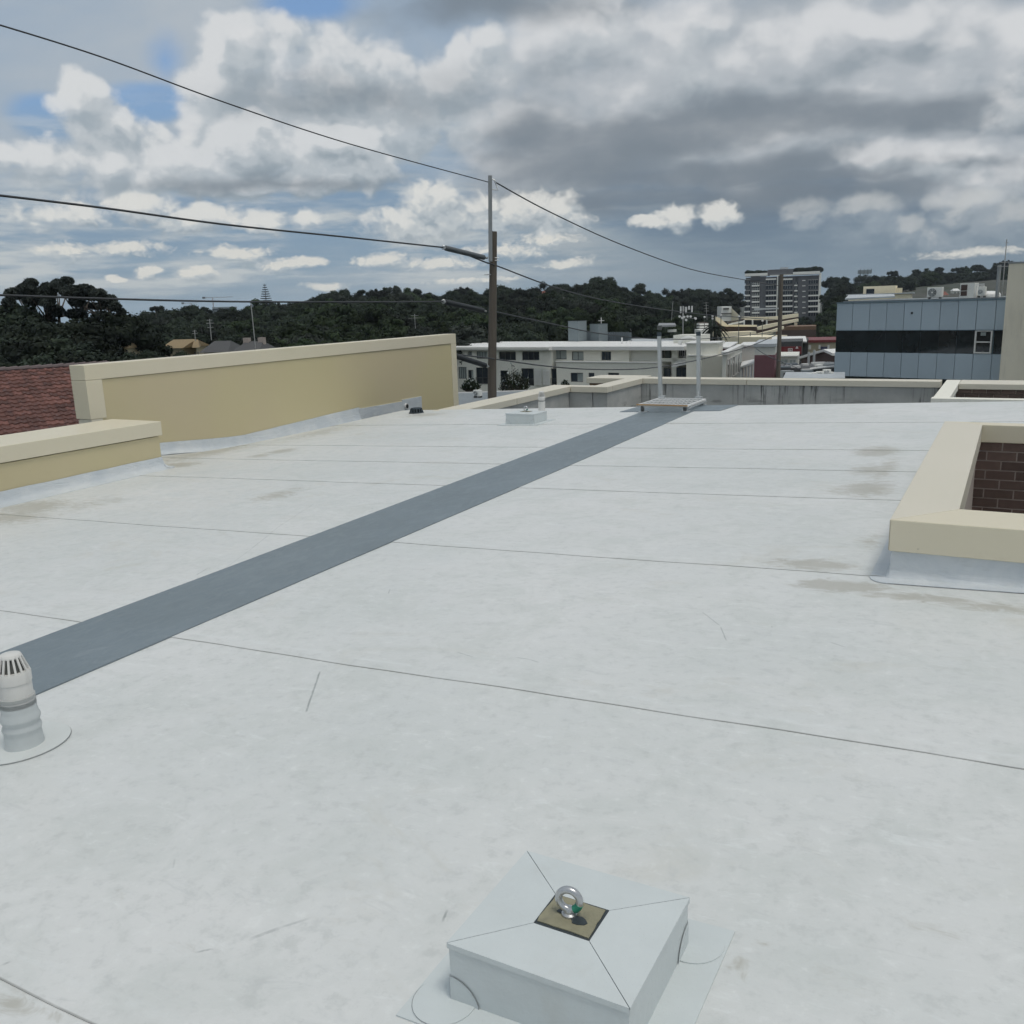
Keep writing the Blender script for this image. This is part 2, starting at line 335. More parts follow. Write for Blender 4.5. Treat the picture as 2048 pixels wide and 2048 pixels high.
simple('weld_membrane', (.61, .64, .63), .5, .1, 6, bumps=.002)
simple('tape_dark', (.24, .25, .26), .5, .2, 12)
simple('black_hole', (.02, .022, .025), .8, .1, 5)
simple('steel', (.55, .56, .57), .3, .2, 30, metal=.9)
simple('galv', (.58, .60, .60), .42, .14, 20, metal=.55)
simple('aluminium', (.50, .52, .52), .38, .08, 12, metal=.5)
simple('plate_resin', (.26, .245, .165), .55, .35, 28, dirt=((.12, .12, .10), .5), bumps=.003)
simple('bitumen', (.032, .042, .048), .5, .3, 20)
simple('green_tag', (.02, .22, .14), .4, .2, 30)
simple('timber_edge', (.42, .26, .12), .6, .3, 8, stretch=(1, 6, 6))
simple('drain_black', (.035, .05, .062), .6, .3, 12)
simple('pole_wood', (.125, .108, .088), .85, .45, 1.4, stretch=(8, 8, .5), dirt=((.055, .05, .045), .6), bumps=.01)
simple('pole_grey', (.30, .32, .33), .8, .3, 1.4, stretch=(8, 8, .5), bumps=.01)
simple('cable', (.055, .06, .065), .5, .2, 3)
simple('sleeve', (.12, .135, .145), .55, .25, 5)
simple('sleeve_dark', (.03, .035, .04), .6, .25, 5)
simple('tile_red', (.13, .056, .044), .75, .4, 7, objvar=.45, dirt=((.10, .075, .085), .6))
simple('tile_grey', (.14, .11, .11), .8, .3, 5)
simple('white_wall', (.80, .785, .70), .7, .06, .8, streak=.12)
simple('white_wall2', (.68, .68, .62), .7, .06, .8, streak=.15)
simple('grey_wall', (.48, .47, .41), .7, .08, .8, streak=.15)
simple('cream_wall', (.56, .49, .33), .7, .1, .6, streak=.15)
simple('cream_far', (.86, .78, .58), .7, .1, .3)
simple('white_roof', (.72, .72, .70), .5, .08, .8)
simple('metal_roof', (.45, .48, .50), .4, .15, .8)
simple('light_roof', (.62, .64, .65), .4, .12, .8)
simple('grey_roof', (.19, .215, .23), .7, .2, .5)
simple('dark_roof', (.06, .062, .065), .7, .3, .6)
simple('duct_grey', (.22, .26, .275), .55, .12, .8)
simple('louvre_grey', (.19, .22, .24), .5, .15, .8)
simple('maroon', (.22, .105, .12), .7, .1, 1)
simple('brown_wall', (.17, .105, .065), .8, .2, .5)
simple('brown_roof', (.085, .06, .052), .8, .25, .5)
simple('brick_far', (.095, .065, .06), .8, .25, 2)
simple('red_sign', (.17, .018, .022), .5, .2, 1)
simple('red_trim', (.17, .028, .028), .5, .1, 1)
simple('sign_white', (.7, .68, .66), .5, .05, 1)
simple('navy', (.06, .07, .13), .5, .1, 1)
simple('beige_wall', (.56, .50, .37), .7, .1, .8)
simple('frame_dark', (.09, .095, .09), .5, .1, 2)
simple('frame_white', (.66, .66, .64), .5, .05, 2)
simple('curtain', (.34, .38, .37), .35, .25, 4, stretch=(8, 8, .3))
simple('glass_dark', (.022, .03, .04), .08, .3, .5, spec=.6)
simple('glass_blue', (.04, .055, .07), .06, .3, .5, spec=.5)
simple('glass_band', (.014, .020, .024), .05, .9, .5, spec=.7)  # wide colour noise painted in to imitate uneven reflections
simple('panel_blue', (.41, .49, .55), .35, .05, .6, objvar=.04, spec=.4)
simple('panel_frame', (.13, .19, .23), .5, .1, 1)
simple('concrete_wall', (.80, .74, .60), .8, .06, .6, streak=.25, dirt=((.30, .27, .22), .25))
simple('tower_grey', (.11, .115, .125), .6, .1, .3)
simple('tower_white', (.85, .85, .80), .5, .05, .3)
simple('ac_white', (.74, .74, .70), .5, .06, 3, dirt=((.35, .33, .3), .3))
simple('asphalt', (.05, .05, .05), .9, .2, .3)
simple('bark', (.10, .085, .07), .9, .3, 2)
simple('bark_pale', (.24, .23, .20), .9, .2, 1)
simple('mast', (.42, .42, .41), .5, .1, 2, metal=.3)
simple('white_metal', (.78, .78, .77), .4, .05, 3)
simple('house_tile', (.20, .075, .055), .8, .2, .4)
simple('house_roof_grey', (.075, .076, .078), .8, .2, .4)
simple('house_roof_tan', (.25, .185, .10), .8, .2, .4)
simple('house_wall', (.45, .40, .32), .8, .15, .4)
simple('crane_red', (.36, .33, .34), .6, .1, 1)
def foliage(name, c1, c2, c3):
    m, t, b = new_mat(name); P = pos(t)
    oi = t.node('ShaderNodeObjectInfo'); r = S(t, oi.outputs['Random'])
    n = t.noise(P, .35, 4, .6); n2 = t.noise(P, 2.2, 4, .7)
    c = t.mix(t.smooth(n, .35, .65), c1, c2)
    c = t.mix(t.smooth(n2, .48, .72)*.7, c, c3)
    k = r*1.0 + .5
    c = t.vm('SCALE', c, k)
    t.put(b.inputs['Base Color'], c); b.inputs['Roughness'].default_value = .7; b.inputs['Specular IOR Level'].default_value = .12
foliage('leaf_dark', (.014, .022, .016), (.024, .033, .021), (.040, .052, .030))
foliage('leaf_mid', (.020, .034, .018), (.032, .048, .022), (.056, .076, .034))
foliage('leaf_grey', (.022, .029, .024), (.034, .041, .033), (.052, .058, .046))
foliage('leaf_euc', (.030, .040, .036), (.046, .056, .048), (.068, .078, .066))
foliage('leaf_rust', (.045, .030, .028), (.055, .040, .034), (.07, .055, .045))
def ground_mat():
    m, t, b = new_mat('ground_cover'); P = pos(t)
    n = t.noise(P, .02, 5, .6)
    c = t.mix(t.smooth(n, .4, .6), (.035, .045, .028), (.06, .06, .05))
    t.put(b.inputs['Base Color'], c); b.inputs['Roughness'].default_value = .95
ground_mat()

# ---------------------------------------------------------------- mesh helpers
class MB:
    def __init__(s): s.v = []; s.f = []; s.uv = None
    def add(s, vs, fs):
        k = len(s.v); s.v += [tuple(p) for p in vs]; s.f += [tuple(i+k for i in f) for f in fs]; return s
    def hexa(s, P8):
        return s.add(P8, [(0,3,2,1),(4,5,6,7),(0,1,5,4),(1,2,6,5),(2,3,7,6),(3,0,4,7)])
    def box(s, x0, x1, y0, y1, z0, z1, fr=None):
        q = [(x0,y0,z0),(x1,y0,z0),(x1,y1,z0),(x0,y1,z0),(x0,y0,z1),(x1,y0,z1),(x1,y1,z1),(x0,y1,z1)]
        if fr: q = [fr.p(*a) for a in q]
        return s.hexa(q)
    def bar(s, a, b, w_, h_=None, upv=Vector((0, 0, 1))):
        h_ = h_ or w_; a = Vector(a); b = Vector(b); d = (b-a).normalized()
        sx = d.cross(upv)
        if sx.length < 1e-4: sx = Vector((1, 0, 0))
        sx.normalize(); sz = sx.cross(d)
        o = [(-w_/2, -h_/2), (w_/2, -h_/2), (w_/2, h_/2), (-w_/2, h_/2)]
        return s.hexa([a+sx*i+sz*j for i, j in o] + [b+sx*i+sz*j for i, j in o])
    def tube(s, pts, r, n=8, cap=True):
        pts = [Vector(p) for p in pts]; rs = r if isinstance(r, (list, tuple)) else [r]*len(pts)
        k = len(s.v); pu = None
        for i, p in enumerate(pts):
            d = (pts[min(i+1, len(pts)-1)] - pts[max(i-1, 0)]).normalized()
            if pu is None:
                pu = Vector((0, 0, 1)) if abs(d.z) < .9 else Vector((1, 0, 0))
            sx = d.cross(pu).normalized(); sy = sx.cross(d).normalized(); pu = sy
            for j in range(n):
                a = 2*math.pi*j/n; s.v.append(tuple(p + (sx*math.cos(a)+sy*math.sin(a))*rs[i]))
        for i in range(len(pts)-1):
            for j in range(n):
                s.f.append((k+i*n+j, k+i*n+(j+1) % n, k+(i+1)*n+(j+1) % n, k+(i+1)*n+j))
        if cap:
            s.f.append(tuple(k+j for j in reversed(range(n)))); s.f.append(tuple(k+(len(pts)-1)*n+j for j in range(n)))
        return s
    def lathe(s, c, prof, n=32, ax=None):
        k = len(s.v); c = Vector(c)
        for r, z in prof:
            for j in range(n):
                a = 2*math.pi*j/n; s.v.append((c.x+r*math.cos(a), c.y+r*math.sin(a), c.z+z))
        for i in range(len(prof)-1):
            for j in range(n): s.f.append((k+i*n+j, k+i*n+(j+1) % n, k+(i+1)*n+(j+1) % n, k+(i+1)*n+j))
        s.f.append(tuple(k+j for j in reversed(range(n)))); s.f.append(tuple(k+(len(prof)-1)*n+j for j in range(n)))
        return s
    def prism(s, poly, z0, z1):
        n = len(poly); f0 = z0 if callable(z0) else (lambda x, y: z0); f1 = z1 if callable(z1) else (lambda x, y: z1)
        return s.add([(x, y, f0(x, y)) for x, y in poly]+[(x, y, f1(x, y)) for x, y in poly],
                     [tuple(reversed(range(n))), tuple(range(n, 2*n))]+[(i, (i+1) % n, (i+1) % n+n, i+n) for i in range(n)])
    def wall(s, fr, a0, a1, c0, c1, th, holes=(), b=0):
        A = sorted({a0, a1, *[min(max(v, a0), a1) for h in holes for v in h[:2]]}); C = sorted({c0, c1, *[min(max(v, c0), c1) for h in holes for v in h[2:]]})
        for i in range(len(A)-1):
            run = None
            for j in range(len(C)-1):
                am, cm = (A[i]+A[i+1])/2, (C[j]+C[j+1])/2
                hole = any(h[0] < am < h[1] and h[2] < cm < h[3] for h in holes)
                if hole:
                    if run: s.box(A[i], A[i+1], b-th, b, run[0], run[1], fr); run = None
                else: run = (run[0], C[j+1]) if run else (C[j], C[j+1])
            if run: s.box(A[i], A[i+1], b-th, b, run[0], run[1], fr)
        return s
    def build(s, name, m, parent=None, smooth=False, bev=0, label=None):
        o = Vector((0, 0, 0)); q = parent
        while q is not None: o += q.location; q = q.parent
        me = bpy.data.meshes.new(name)
        me.from_pydata([(a-o.x, b-o.y, c-o.z) for a, b, c in s.v], [], s.f); me.validate(); me.update()
        me.materials.append(MATS[m])
        if smooth:
            me.polygons.foreach_set('use_smooth', [len(p.vertices) < 5 for p in me.polygons]); me.set_sharp_from_angle(angle=rad(40))
        ob = bpy.data.objects.new(name, me); col.objects.link(ob); ob.parent = parent
        if bev:
            mo = ob.modifiers.new('bevel', 'BEVEL'); mo.width = bev; mo.segments = 2; mo.limit_method = 'ANGLE'
        if label: ob['label'] = label
        return ob
def tag(o, label=None, cat=None, group=None, kind=None):
    if label: o['label'] = label
    if cat: o['category'] = cat
    if group: o['group'] = group
    if kind: o['kind'] = kind
    return o
def thing(name, label, cat, loc=(0, 0, 0), group=None):
    o = bpy.data.objects.new(name, None); o.empty_display_size = .2; col.objects.link(o); o.location = loc
    return tag(o, label, cat, group)
def copy_tree(o, parent=None):
    c_ = o.copy(); col.objects.link(c_); c_.parent = parent
    for ch in list(o.children): copy_tree(ch, c_)
    return c_
class Fr:
    def __init__(s, O, u, n): s.O = Vector(O); s.u = Vector(u).normalized(); s.n = Vector(n).normalized()
    def p(s, a, b, c_): return s.O + s.u*a + s.n*b + Vector((0, 0, c_))     # c is absolute height (O.z = 0)
    def px(s, x, y):
        d = ray(x, y); t = (s.O-EYE).dot(s.n)/d.dot(s.n); q = EYE+d*t
        return (q-s.O).dot(s.u), q.z
    def rect(s, x0, x1, y0, y1):
        ym, xm = (y0+y1)/2, (x0+x1)/2
        return s.px(x0, ym)[0], s.px(x1, ym)[0], s.px(xm, y1)[1], s.px(xm, y0)[1]
    def off(s, b): return Fr(s.O+s.n*b, s.u, s.n)
def facade(x0, D0, x1, D1, y=650):
    A = W(x0, y, D0); B = W(x1, y, D1); A.z = B.z = 0; u = (B-A).normalized(); n = Vector((-u.y, u.x, 0))
    if n.dot(-A) < 0: n = -n
    f = Fr(A, u, n); f.w = (B-A).length; return f
def window(fr, rect, parent, panes=2, glass='glass_dark', frame='frame_dark', fw=.06, rec=.12, curtains=(), mull=None):
    a0, a1, c0, c1 = rect; m = MB()
    m.box(a0, a1, -rec-.02, -rec+.05, c0, c0+fw, fr); m.box(a0, a1, -rec-.02, -rec+.05, c1-fw, c1, fr)
    m.box(a0, a0+fw, -rec-.02, -rec+.05, c0+fw, c1-fw, fr); m.box(a1-fw, a1, -rec-.02, -rec+.05, c0+fw, c1-fw, fr)
    st = (a1-a0-2*fw)/panes
    for i in range(1, panes):
        x = a0+fw+st*i; m.box(x-fw/2, x+fw/2, -rec-.02, -rec+.04, c0+fw, c1-fw, fr)
    wo_ = m.build('window', frame, parent)
    for i in range(panes):
        x = a0+fw+st*i
        MB().box(x+.003, x+st-.003, -rec-.03, -rec, c0+fw, c1-fw, fr).build('pane', 'curtain' if i in curtains else glass, wo_)
    return wo_

# ---------------------------------------------------------------- the roof we stand on
YC = 13.05                                                    # the crest of the roof
def rzc(x, y): return rz(x, y)
SEAMS = [-4.6, -2.9, -.93, 1.12, 3.18, 5.2, 7.15, 8.28, 9.35, 11.25, YC]
WX0, WX1, WY0, WY1 = -.25, 3.4, 5.5, 9.2                       # light well opening
slab = MB()
for (x0, x1, y0, y1) in [(-9.2, WX0, -5, YC), (-10.6, -9.2, -5, 8.1), (WX1, 8, -5, YC), (WX0, WX1, -5, WY0), (WX0, WX1, WY1+.1, YC)]:
    slab.prism([(x0, y0), (x1, y0), (x1, y1), (x0, y1)], -3.2, lambda x, y: rz(x, y)-.004)
slab.box(-10.6, -9.2, 8.1, YC, -3.2, -.55)
roof = slab.build('roof', 'flashing_membrane'); tag(roof, kind='structure')
def sheet(y0, y1, x0, x1):
    n = max(4, int((x1-x0)/.12)); V = []; Fc = []; UVs = []
    lap = .03
    rows = [(y0, .0), (y0, .0034), (y0+.02, .0034), (y1+lap, .0004)]
    for i in range(n+1):
        x = x0+(x1-x0)*i/n
        wv = .006*math.sin(x*1.7+y0*9)+.0035*math.sin(x*4.3+y0*5)+.002*math.sin(x*11+y0)
        for k, (yy, h) in enumerate(rows):
            y = yy + (wv if k < 3 else 0); V.append((x, y, rz(x, y)+h-(0.003 if k == 0 else 0)))
            UVs.append((x-x0, 0 if k < 2 else (yy-y0)))
    for i in range(n):
        for k in range(3):
            a = i*4+k; Fc.append((a, a+4, a+5, a+1))
    me = bpy.data.meshes.new('membrane_sheet'); me.from_pydata(V, [], Fc)
    ul = me.uv_layers.new(name='UVMap')
    for li, l in enumerate(me.loops): ul.data[li].uv = UVs[l.vertex_index]
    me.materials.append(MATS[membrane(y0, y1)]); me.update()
    o = bpy.data.objects.new('membrane_sheet', me); col.objects.link(o); o.parent = roof
    return o
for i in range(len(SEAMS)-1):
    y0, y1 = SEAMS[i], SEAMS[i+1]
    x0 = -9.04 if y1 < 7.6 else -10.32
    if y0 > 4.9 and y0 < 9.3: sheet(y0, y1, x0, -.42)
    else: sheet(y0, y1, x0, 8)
# the crest: a soft roll over the edge
cm_ = MB()
for k in range(6):
    a0, a1 = math.pi/2*k/6, math.pi/2*(k+1)/6; r = .06
    for (x0, x1) in [(-10.32, -8), (-8, -5), (-5, -2), (-2, 2), (2, 8)]:
        q = []
        for x, a in ((x0, a0), (x1, a0), (x1, a1), (x0, a1)):
            y = YC+.03+r*math.sin(a); q.append((x, y, rz(x, YC+.03)+.001-r*(1-math.cos(a))))
        cm_.add(q, [(0, 1, 2, 3)])
cm_.box(-10.32, 8, YC, YC+.09, -1.5, -.6)
cm_.build('crest_edge', 'flashing_membrane', roof)
low = MB(); low.box(-10.6, 8, YC, 19.7, -1.9, -1.6)
tag(low.build('lower_roof', 'grey_roof'), kind='structure')
# grey walkway and its T at the crest
def ribbon(poly, name, h=.009):
    m = MB(); n = len(poly)
    m.add([(x, y, rz(x, y)+h) for x, y in poly]+[(x, y, rz(x, y)+.001) for x, y in poly], [tuple(range(n))]+[(i, i+n, (i+1) % n+n, (i+1) % n) for i in range(n)])
    o = m.build(name, 'walk_grey', None); return tag(o, kind='structure')
ribbon([(-4.64, -4.5), (-3.885, -4.5), (-3.885, 4.0), (-3.875, 8.2), (-3.9, 12.45), (-4.66, 12.45), (-4.635, 4.0)], 'walkway')
ribbon([(-5.02, 12.46), (-3.52, 12.46), (-3.44, 13.09), (-4.94, 13.09)], 'walkway_landing')

def cant_flashing(fr, a0, a1, h0, h1, name, parent, roofz, out=.09):
    """skirt of membrane turned up against a wall: fr.n points away from the wall"""
    m = MB(); n = max(6, int(abs(a1-a0)/.25)); rnd = random.Random(int(abs(a0)*100)+3)
    prof = []; neat = out < .05
    for i in range(n+1):
        a = a0+(a1-a0)*i/n; h = h0+(h1-h0)*i/n
        P0 = fr.p(a, .004, 0); z0 = roofz(P0.x, P0.y)
        w1 = rnd.uniform(-.008, .008)
        pts = [(.006, z0+h+w1*.4), (.016+w1*.6, z0+h*.72), (.026+w1, z0+h*.40), (.045+w1, z0+.035), (out, z0+.012), (out+.06+w1, z0+.011), (out+.062+w1, z0+.004)]
        if neat: w1 *= .3; pts = [(.004, z0+h), (.006+w1, z0+h*.7), (.008+w1, z0+h*.35), (.012, z0+.03), (out, z0+.010), (out+.075+w1, z0+.007), (out+.077+w1, z0+.003)]
        prof.append([fr.p(a, b_, c_) for b_, c_ in pts])
    k = len(prof[0]); V = [p for r_ in prof for p in r_]
    Fc = [(i*k+j, i*k+j+1, (i+1)*k+j+1, (i+1)*k+j) for i in range(n) for j in range(k-1)]
    m.add(V, Fc); o = m.build(name, 'flashing_membrane', parent, smooth=True)
    return o

def corner_fan(cx, cy, a0, a1, h, parent, out=.07):
    m = MB(); n = 10; rows = []
    for i in range(n+1):
        a = a0+(a1-a0)*i/n; u = Vector((math.cos(a), math.sin(a), 0)); r_ = []
        for b_, c_ in ((.004, h), (.006, h*.7), (.008, h*.35), (.012, .03), (out, .010), (out+.075, .007), (out+.077, .003)) if out < .05 else ((.006, h), (.016, h*.72), (.028, h*.4), (.05, .035), (out+.01, .012), (out+.06, .011), (out+.065, .003)):
            x, y = cx+u.x*b_, cy+u.y*b_; r_.append((x, y, rz(x, y)+c_))
        rows.append(r_)
    k = 7; m.add([p for r_ in rows for p in r_], [(i*k+j, i*k+j+1, (i+1)*k+j+1, (i+1)*k+j) for i in range(n) for j in range(k-1)])
    return m.build('corner_patch', 'flashing_membrane', parent, smooth=True)
# ---- tall cream parapet, left
tw = thing('parapet_wall', 'tall cream clad parapet wall on the left with a folded metal cap', 'wall', (-10.45, 7.62, rz(-10.4, 7.6)))
TX = -10.33
MB().box(-10.56, TX, 7.66, 16.46, -1.6, .80).build('wall_panel', 'cream_panel', tw)
MB().box(-10.60, TX+.015, 7.62, 16.50, .806, 1.0).build('cap', 'cream_cap', tw, bev=.006)
m = MB(); m.box(-10.60, TX+.015, 7.62, 7.86, .31, .804); m.build('end_trim', 'cream_cap', tw, bev=.005, label='boxed trim down the near end of the wall')
MB().box(-10.575, TX+.012, 7.63, 7.80, -.1, .305).build('end_trim', 'cream_cap_grey', tw, bev=.004)
MB().box(-10.60, TX+.015, 16.30, 16.50, -1.5, .804).build('end_trim', 'cream_cap', tw, bev=.005, label='boxed trim down the far end of the wall')
fT = Fr((TX, 0, 0), (0, 1, 0), (1, 0, 0))
cant_flashing(fT, 7.68, 13.12, .14, .255, 'base_flashing', tw, rz)
m = MB(); m.add([(TX+.018, 13.1, -.75), (TX+.018, 15.1, -.75), (TX+.018, 15.1, -.205), (TX+.018, 13.1, -.182), (TX, 13.1, -.182), (TX, 15.1, -.205)], [(0, 1, 2, 3), (3, 2, 5, 4)])
m.box(TX, TX+.021, 14.45, 15.1, -.5, -.165)
m.build('base_flashing', 'flashing_membrane', tw)
c0 = Vector((TX+.022, 14.55, -.30))
MB().tube([c0, c0+Vector((.03, 0, 0))], .055, 20).build('overflow_ring', 'pvc_white', tw, smooth=True)
MB().tube([c0+Vector((.02, 0, 0)), c0+Vector((.034, 0, 0))], .042, 20).build('overflow_hole', 'black_hole', tw)
# ---- short cream parapet
sw = thing('parapet_wall', 'short cream parapet wall at the left edge ending in front of the taller one', 'wall', (-9.5, 3, rz(-9.5, 3)))
SX = -9.05
MB().box(-9.90, SX-.02, -4, 7.60, -1.6, .15).build('wall_panel', 'cream_panel', sw)
MB().box(-9.93, SX, -4, 7.64, .16, .33).build('cap', 'cream_cap', sw, bev=.006)
fS = Fr((SX-.02, 0, 0), (0, 1, 0), (1, 0, 0))
cant_flashing(fS, -4, 7.60, .145, .145, 'base_flashing', sw, rz, .08)
cant_flashing(Fr((-10.3, 7.60, 0), (1, 0, 0), (0, 1, 0)), .0, 1.23, .145, .145, 'base_flashing', sw, rz, .08)
corner_fan(SX-.02, 7.60, 0, math.pi/2, .145, sw, .075)
# black dome drain by the tall wall
q = onroof(833, 826)
dr = thing('roof_drain', 'small black slotted roof outlet beside the tall cream wall', 'drain', q)
MB().lathe(q, [(.13, .0), (.13, .012), (.115, .016)], 20).build('flange', 'drain_black', dr, smooth=True)
mm = MB()
for k in range(14):
    a = 2*math.pi*k/14; cx, sx_ = math.cos(a), math.sin(a)
    mm.bar(q+Vector((.108*cx, .108*sx_, .012)), q+Vector((.088*cx, .088*sx_, .075)), .02, .02)
mm.build('grate_bars', 'drain_black', dr)
MB().lathe(q, [(.092, .072), (.09, .088), (.05, .094)], 20).build('grate_top', 'drain_black', dr, smooth=True)
MB().lathe(q, [(.085, .01), (.07, .07)], 16).build('grate_core', 'black_hole', dr)

# ---- light well at the right with a cream cap and bricks inside
lw = thing('light_well', 'cream capped kerb around an open brick light well at the right edge', 'roof kerb', (0, 5.2, rz(0, 5.2)))
KX, KY0, KY1, KZ = -.52, 5.17, 9.36, .39
m = MB()
m.box(KX+.02, WX0+.01, KY0+.02, KY1-.02, -.3, .375); m.box(WX0+.01, WX1+.3, KY0+.02, WY0+.02, -.3, .375)
m.box(WX0+.01, WX1+.3, WY1+.08, KY1-.02, -.3, .20); m.box(WX1, WX1+.3, WY0+.02, WY1, -.3, .375)
m.build('kerb', 'flashing_membrane', lw)
def cap_piece(name, poly, z0, z1, parent, mat_='cream_cap_grey', bev=.005):
    return MB().prism(poly, z0, z1).build(name, mat_, parent, bev=bev)
IX, IY0, IY1 = -.20, 5.56, 9.19
cap_piece('cap', [(KX, KY0), (IX, IY0), (IX, IY1), (KX, KY1)], .215, KZ, lw)
cap_piece('cap', [(KX+.003, KY0), (WX1+.32, KY0), (WX1+.32, IY0), (IX+.003, IY0)], .213, KZ-.0005, lw, 'cream_cap')
cap_piece('cap', [(KX+.004, KY1), (IX+.004, IY1), (WX1+.32, IY1), (WX1+.32, KY1)], .23, KZ-.001, lw, 'cream_cap')
cant_flashing(Fr((0, KY0+.02, 0), (1, 0, 0), (0, -1, 0)), KX+.02, 3.6, .16, .16, 'base_flashing', lw, rz, .03)
cant_flashing(Fr((KX+.02, 0, 0), (0, 1, 0), (-1, 0, 0)), KY0+.02, KY1, .16, .16, 'base_flashing', lw, rz, .03)
corner_fan(KX+.02, KY0+.02, math.pi, 1.5*math.pi, .16, lw, .03)
# brick linings
MB().box(WX0+.02, WX1, WY1+.004, WY1+.09, -3.2, .25).build('mortar_bed', 'mortar', lw)
MB().box(WX0+.012, WX0+.02, WY0, WY1, -3.2, .25).build('mortar_bed', 'mortar', lw)
bproto = MB().box(0, .23, WY1+.0, WY1+.06, 0, .076).build('brick', 'brick_dark', lw)
for r in range(12):
    for i in range(15):
        o = bproto if (r == 0 and i == 0) else bproto.copy()
        if o is not bproto: col.objects.link(o); o.parent = lw
        o.location = (WX0-.01+i*.24-(.12 if r % 2 else 0), random.uniform(-.002, .0015), .23-.076-r*.0865)
# ---- low parapets behind the crest
zc = -.15
bp = thing('parapet_wall', 'long grey stained rear parapet with a pale cap behind the ladder posts', 'wall', (-3, 19.5, -1.6))
def low_run(parent, x0, x1, y0, y1, cx0, cx1, cy0, cy1, joints=()):
    MB().box(x0, x1, y0, y1, -1.6, zc-.115).build('wall_panel', 'stained_render', parent)
    MB().box(cx0, cx1, cy0, cy1, zc-.12, zc).build('cap', 'cream_cap_grey', parent, bev=.006)
low_run(bp, -7.32, -1.25, 19.45, 19.8, -7.36, -4.95, 19.42, 19.85)
MB().box(-4.94, -1.2, 19.42, 19.85, zc-.12, zc).build('cap', 'cream_cap_grey', bp, bev=.006)
p1 = thing('parapet_wall', 'short return of grey parapet left of the ladder posts', 'wall', (-7.4, 18.4, -1.6))
low_run(p1, -7.62, -7.30, 17.45, 19.4, -7.66, -7.27, 17.67, 19.41)
p2 = thing('parapet_wall', 'grey parapet section facing the camera behind the white vent pipe', 'wall', (-7.9, 17.5, -1.6))
low_run(p2, -8.38, -7.63, 17.42, 17.7, -8.10, -7.27, 17.38, 17.66)
p3 = thing('parapet_wall', 'low grey parapet with jointed pale cap running away beside the utility pole', 'wall', (-8.4, 15.5, -1.6))
low_run(p3, -8.60, -8.15, 12.9, 17.4, -8.62, -8.11, 12.9, 15.02)
MB().box(-8.62, -8.11, 15.04, 17.66, zc-.12, zc).build('cap', 'cream_cap_grey', p3, bev=.006)
wl2 = thing('light_well', 'far brick light well with a white cap at the right of the rear parapet', 'roof kerb', (0, 17.6, -1.6))
MB().box(-1.12, -.87, 16.62, 19.84, zc-.12, zc-.002).build('cap', 'white_wall', wl2, bev=.005)
MB().box(-1.14, 4.5, 16.38, 16.60, zc-.12, zc).build('cap', 'white_wall', wl2, bev=.005)
MB().box(-.86, 4.5, 19.0, 19.84, zc-.10, zc+.0).build('cap', 'cream_cap_grey', wl2, bev=.005)
MB().box(-1.10, 4.5, 16.42, 16.56, -1.6, zc-.12).build('kerb', 'stained_render', wl2)
MB().box(-1.10, -.9, 16.56, 19.8, -1.6, zc-.12).build('kerb', 'stained_render', wl2)
MB().box(-.9, 4.5, 19.06, 19.5, -1.6, zc-.1).build('mortar_bed', 'mortar_light', wl2)
b2 = MB().box(0, .23, -.02, .02, 0, .076).build('brick', 'brick_mid', wl2)
for r in range(5):
    for i in range(8):
        o = b2 if (r == 0 and i == 0) else b2.copy()
        if o is not b2: col.objects.link(o); o.parent = wl2
        o.location = Vector((-.9+i*.24-(.12 if r % 2 else 0)+.03, 19.055, zc-.10-.082-r*.0865))
# small box beyond
sb = thing('roof_upstand', 'small pale capped upstand beyond the low parapet corner', 'roof kerb', (-8, 19.3, -1.6))
MB().box(-8.60, -7.45, 19.5, 20.2, -1.6, zc-.13).build('upstand_wall', 'brown_wall', sb)
MB().box(-8.66, -7.38, 19.46, 20.3, zc-.13, zc-.01).build('cap', 'cream_cap_grey', sb, bev=.005)

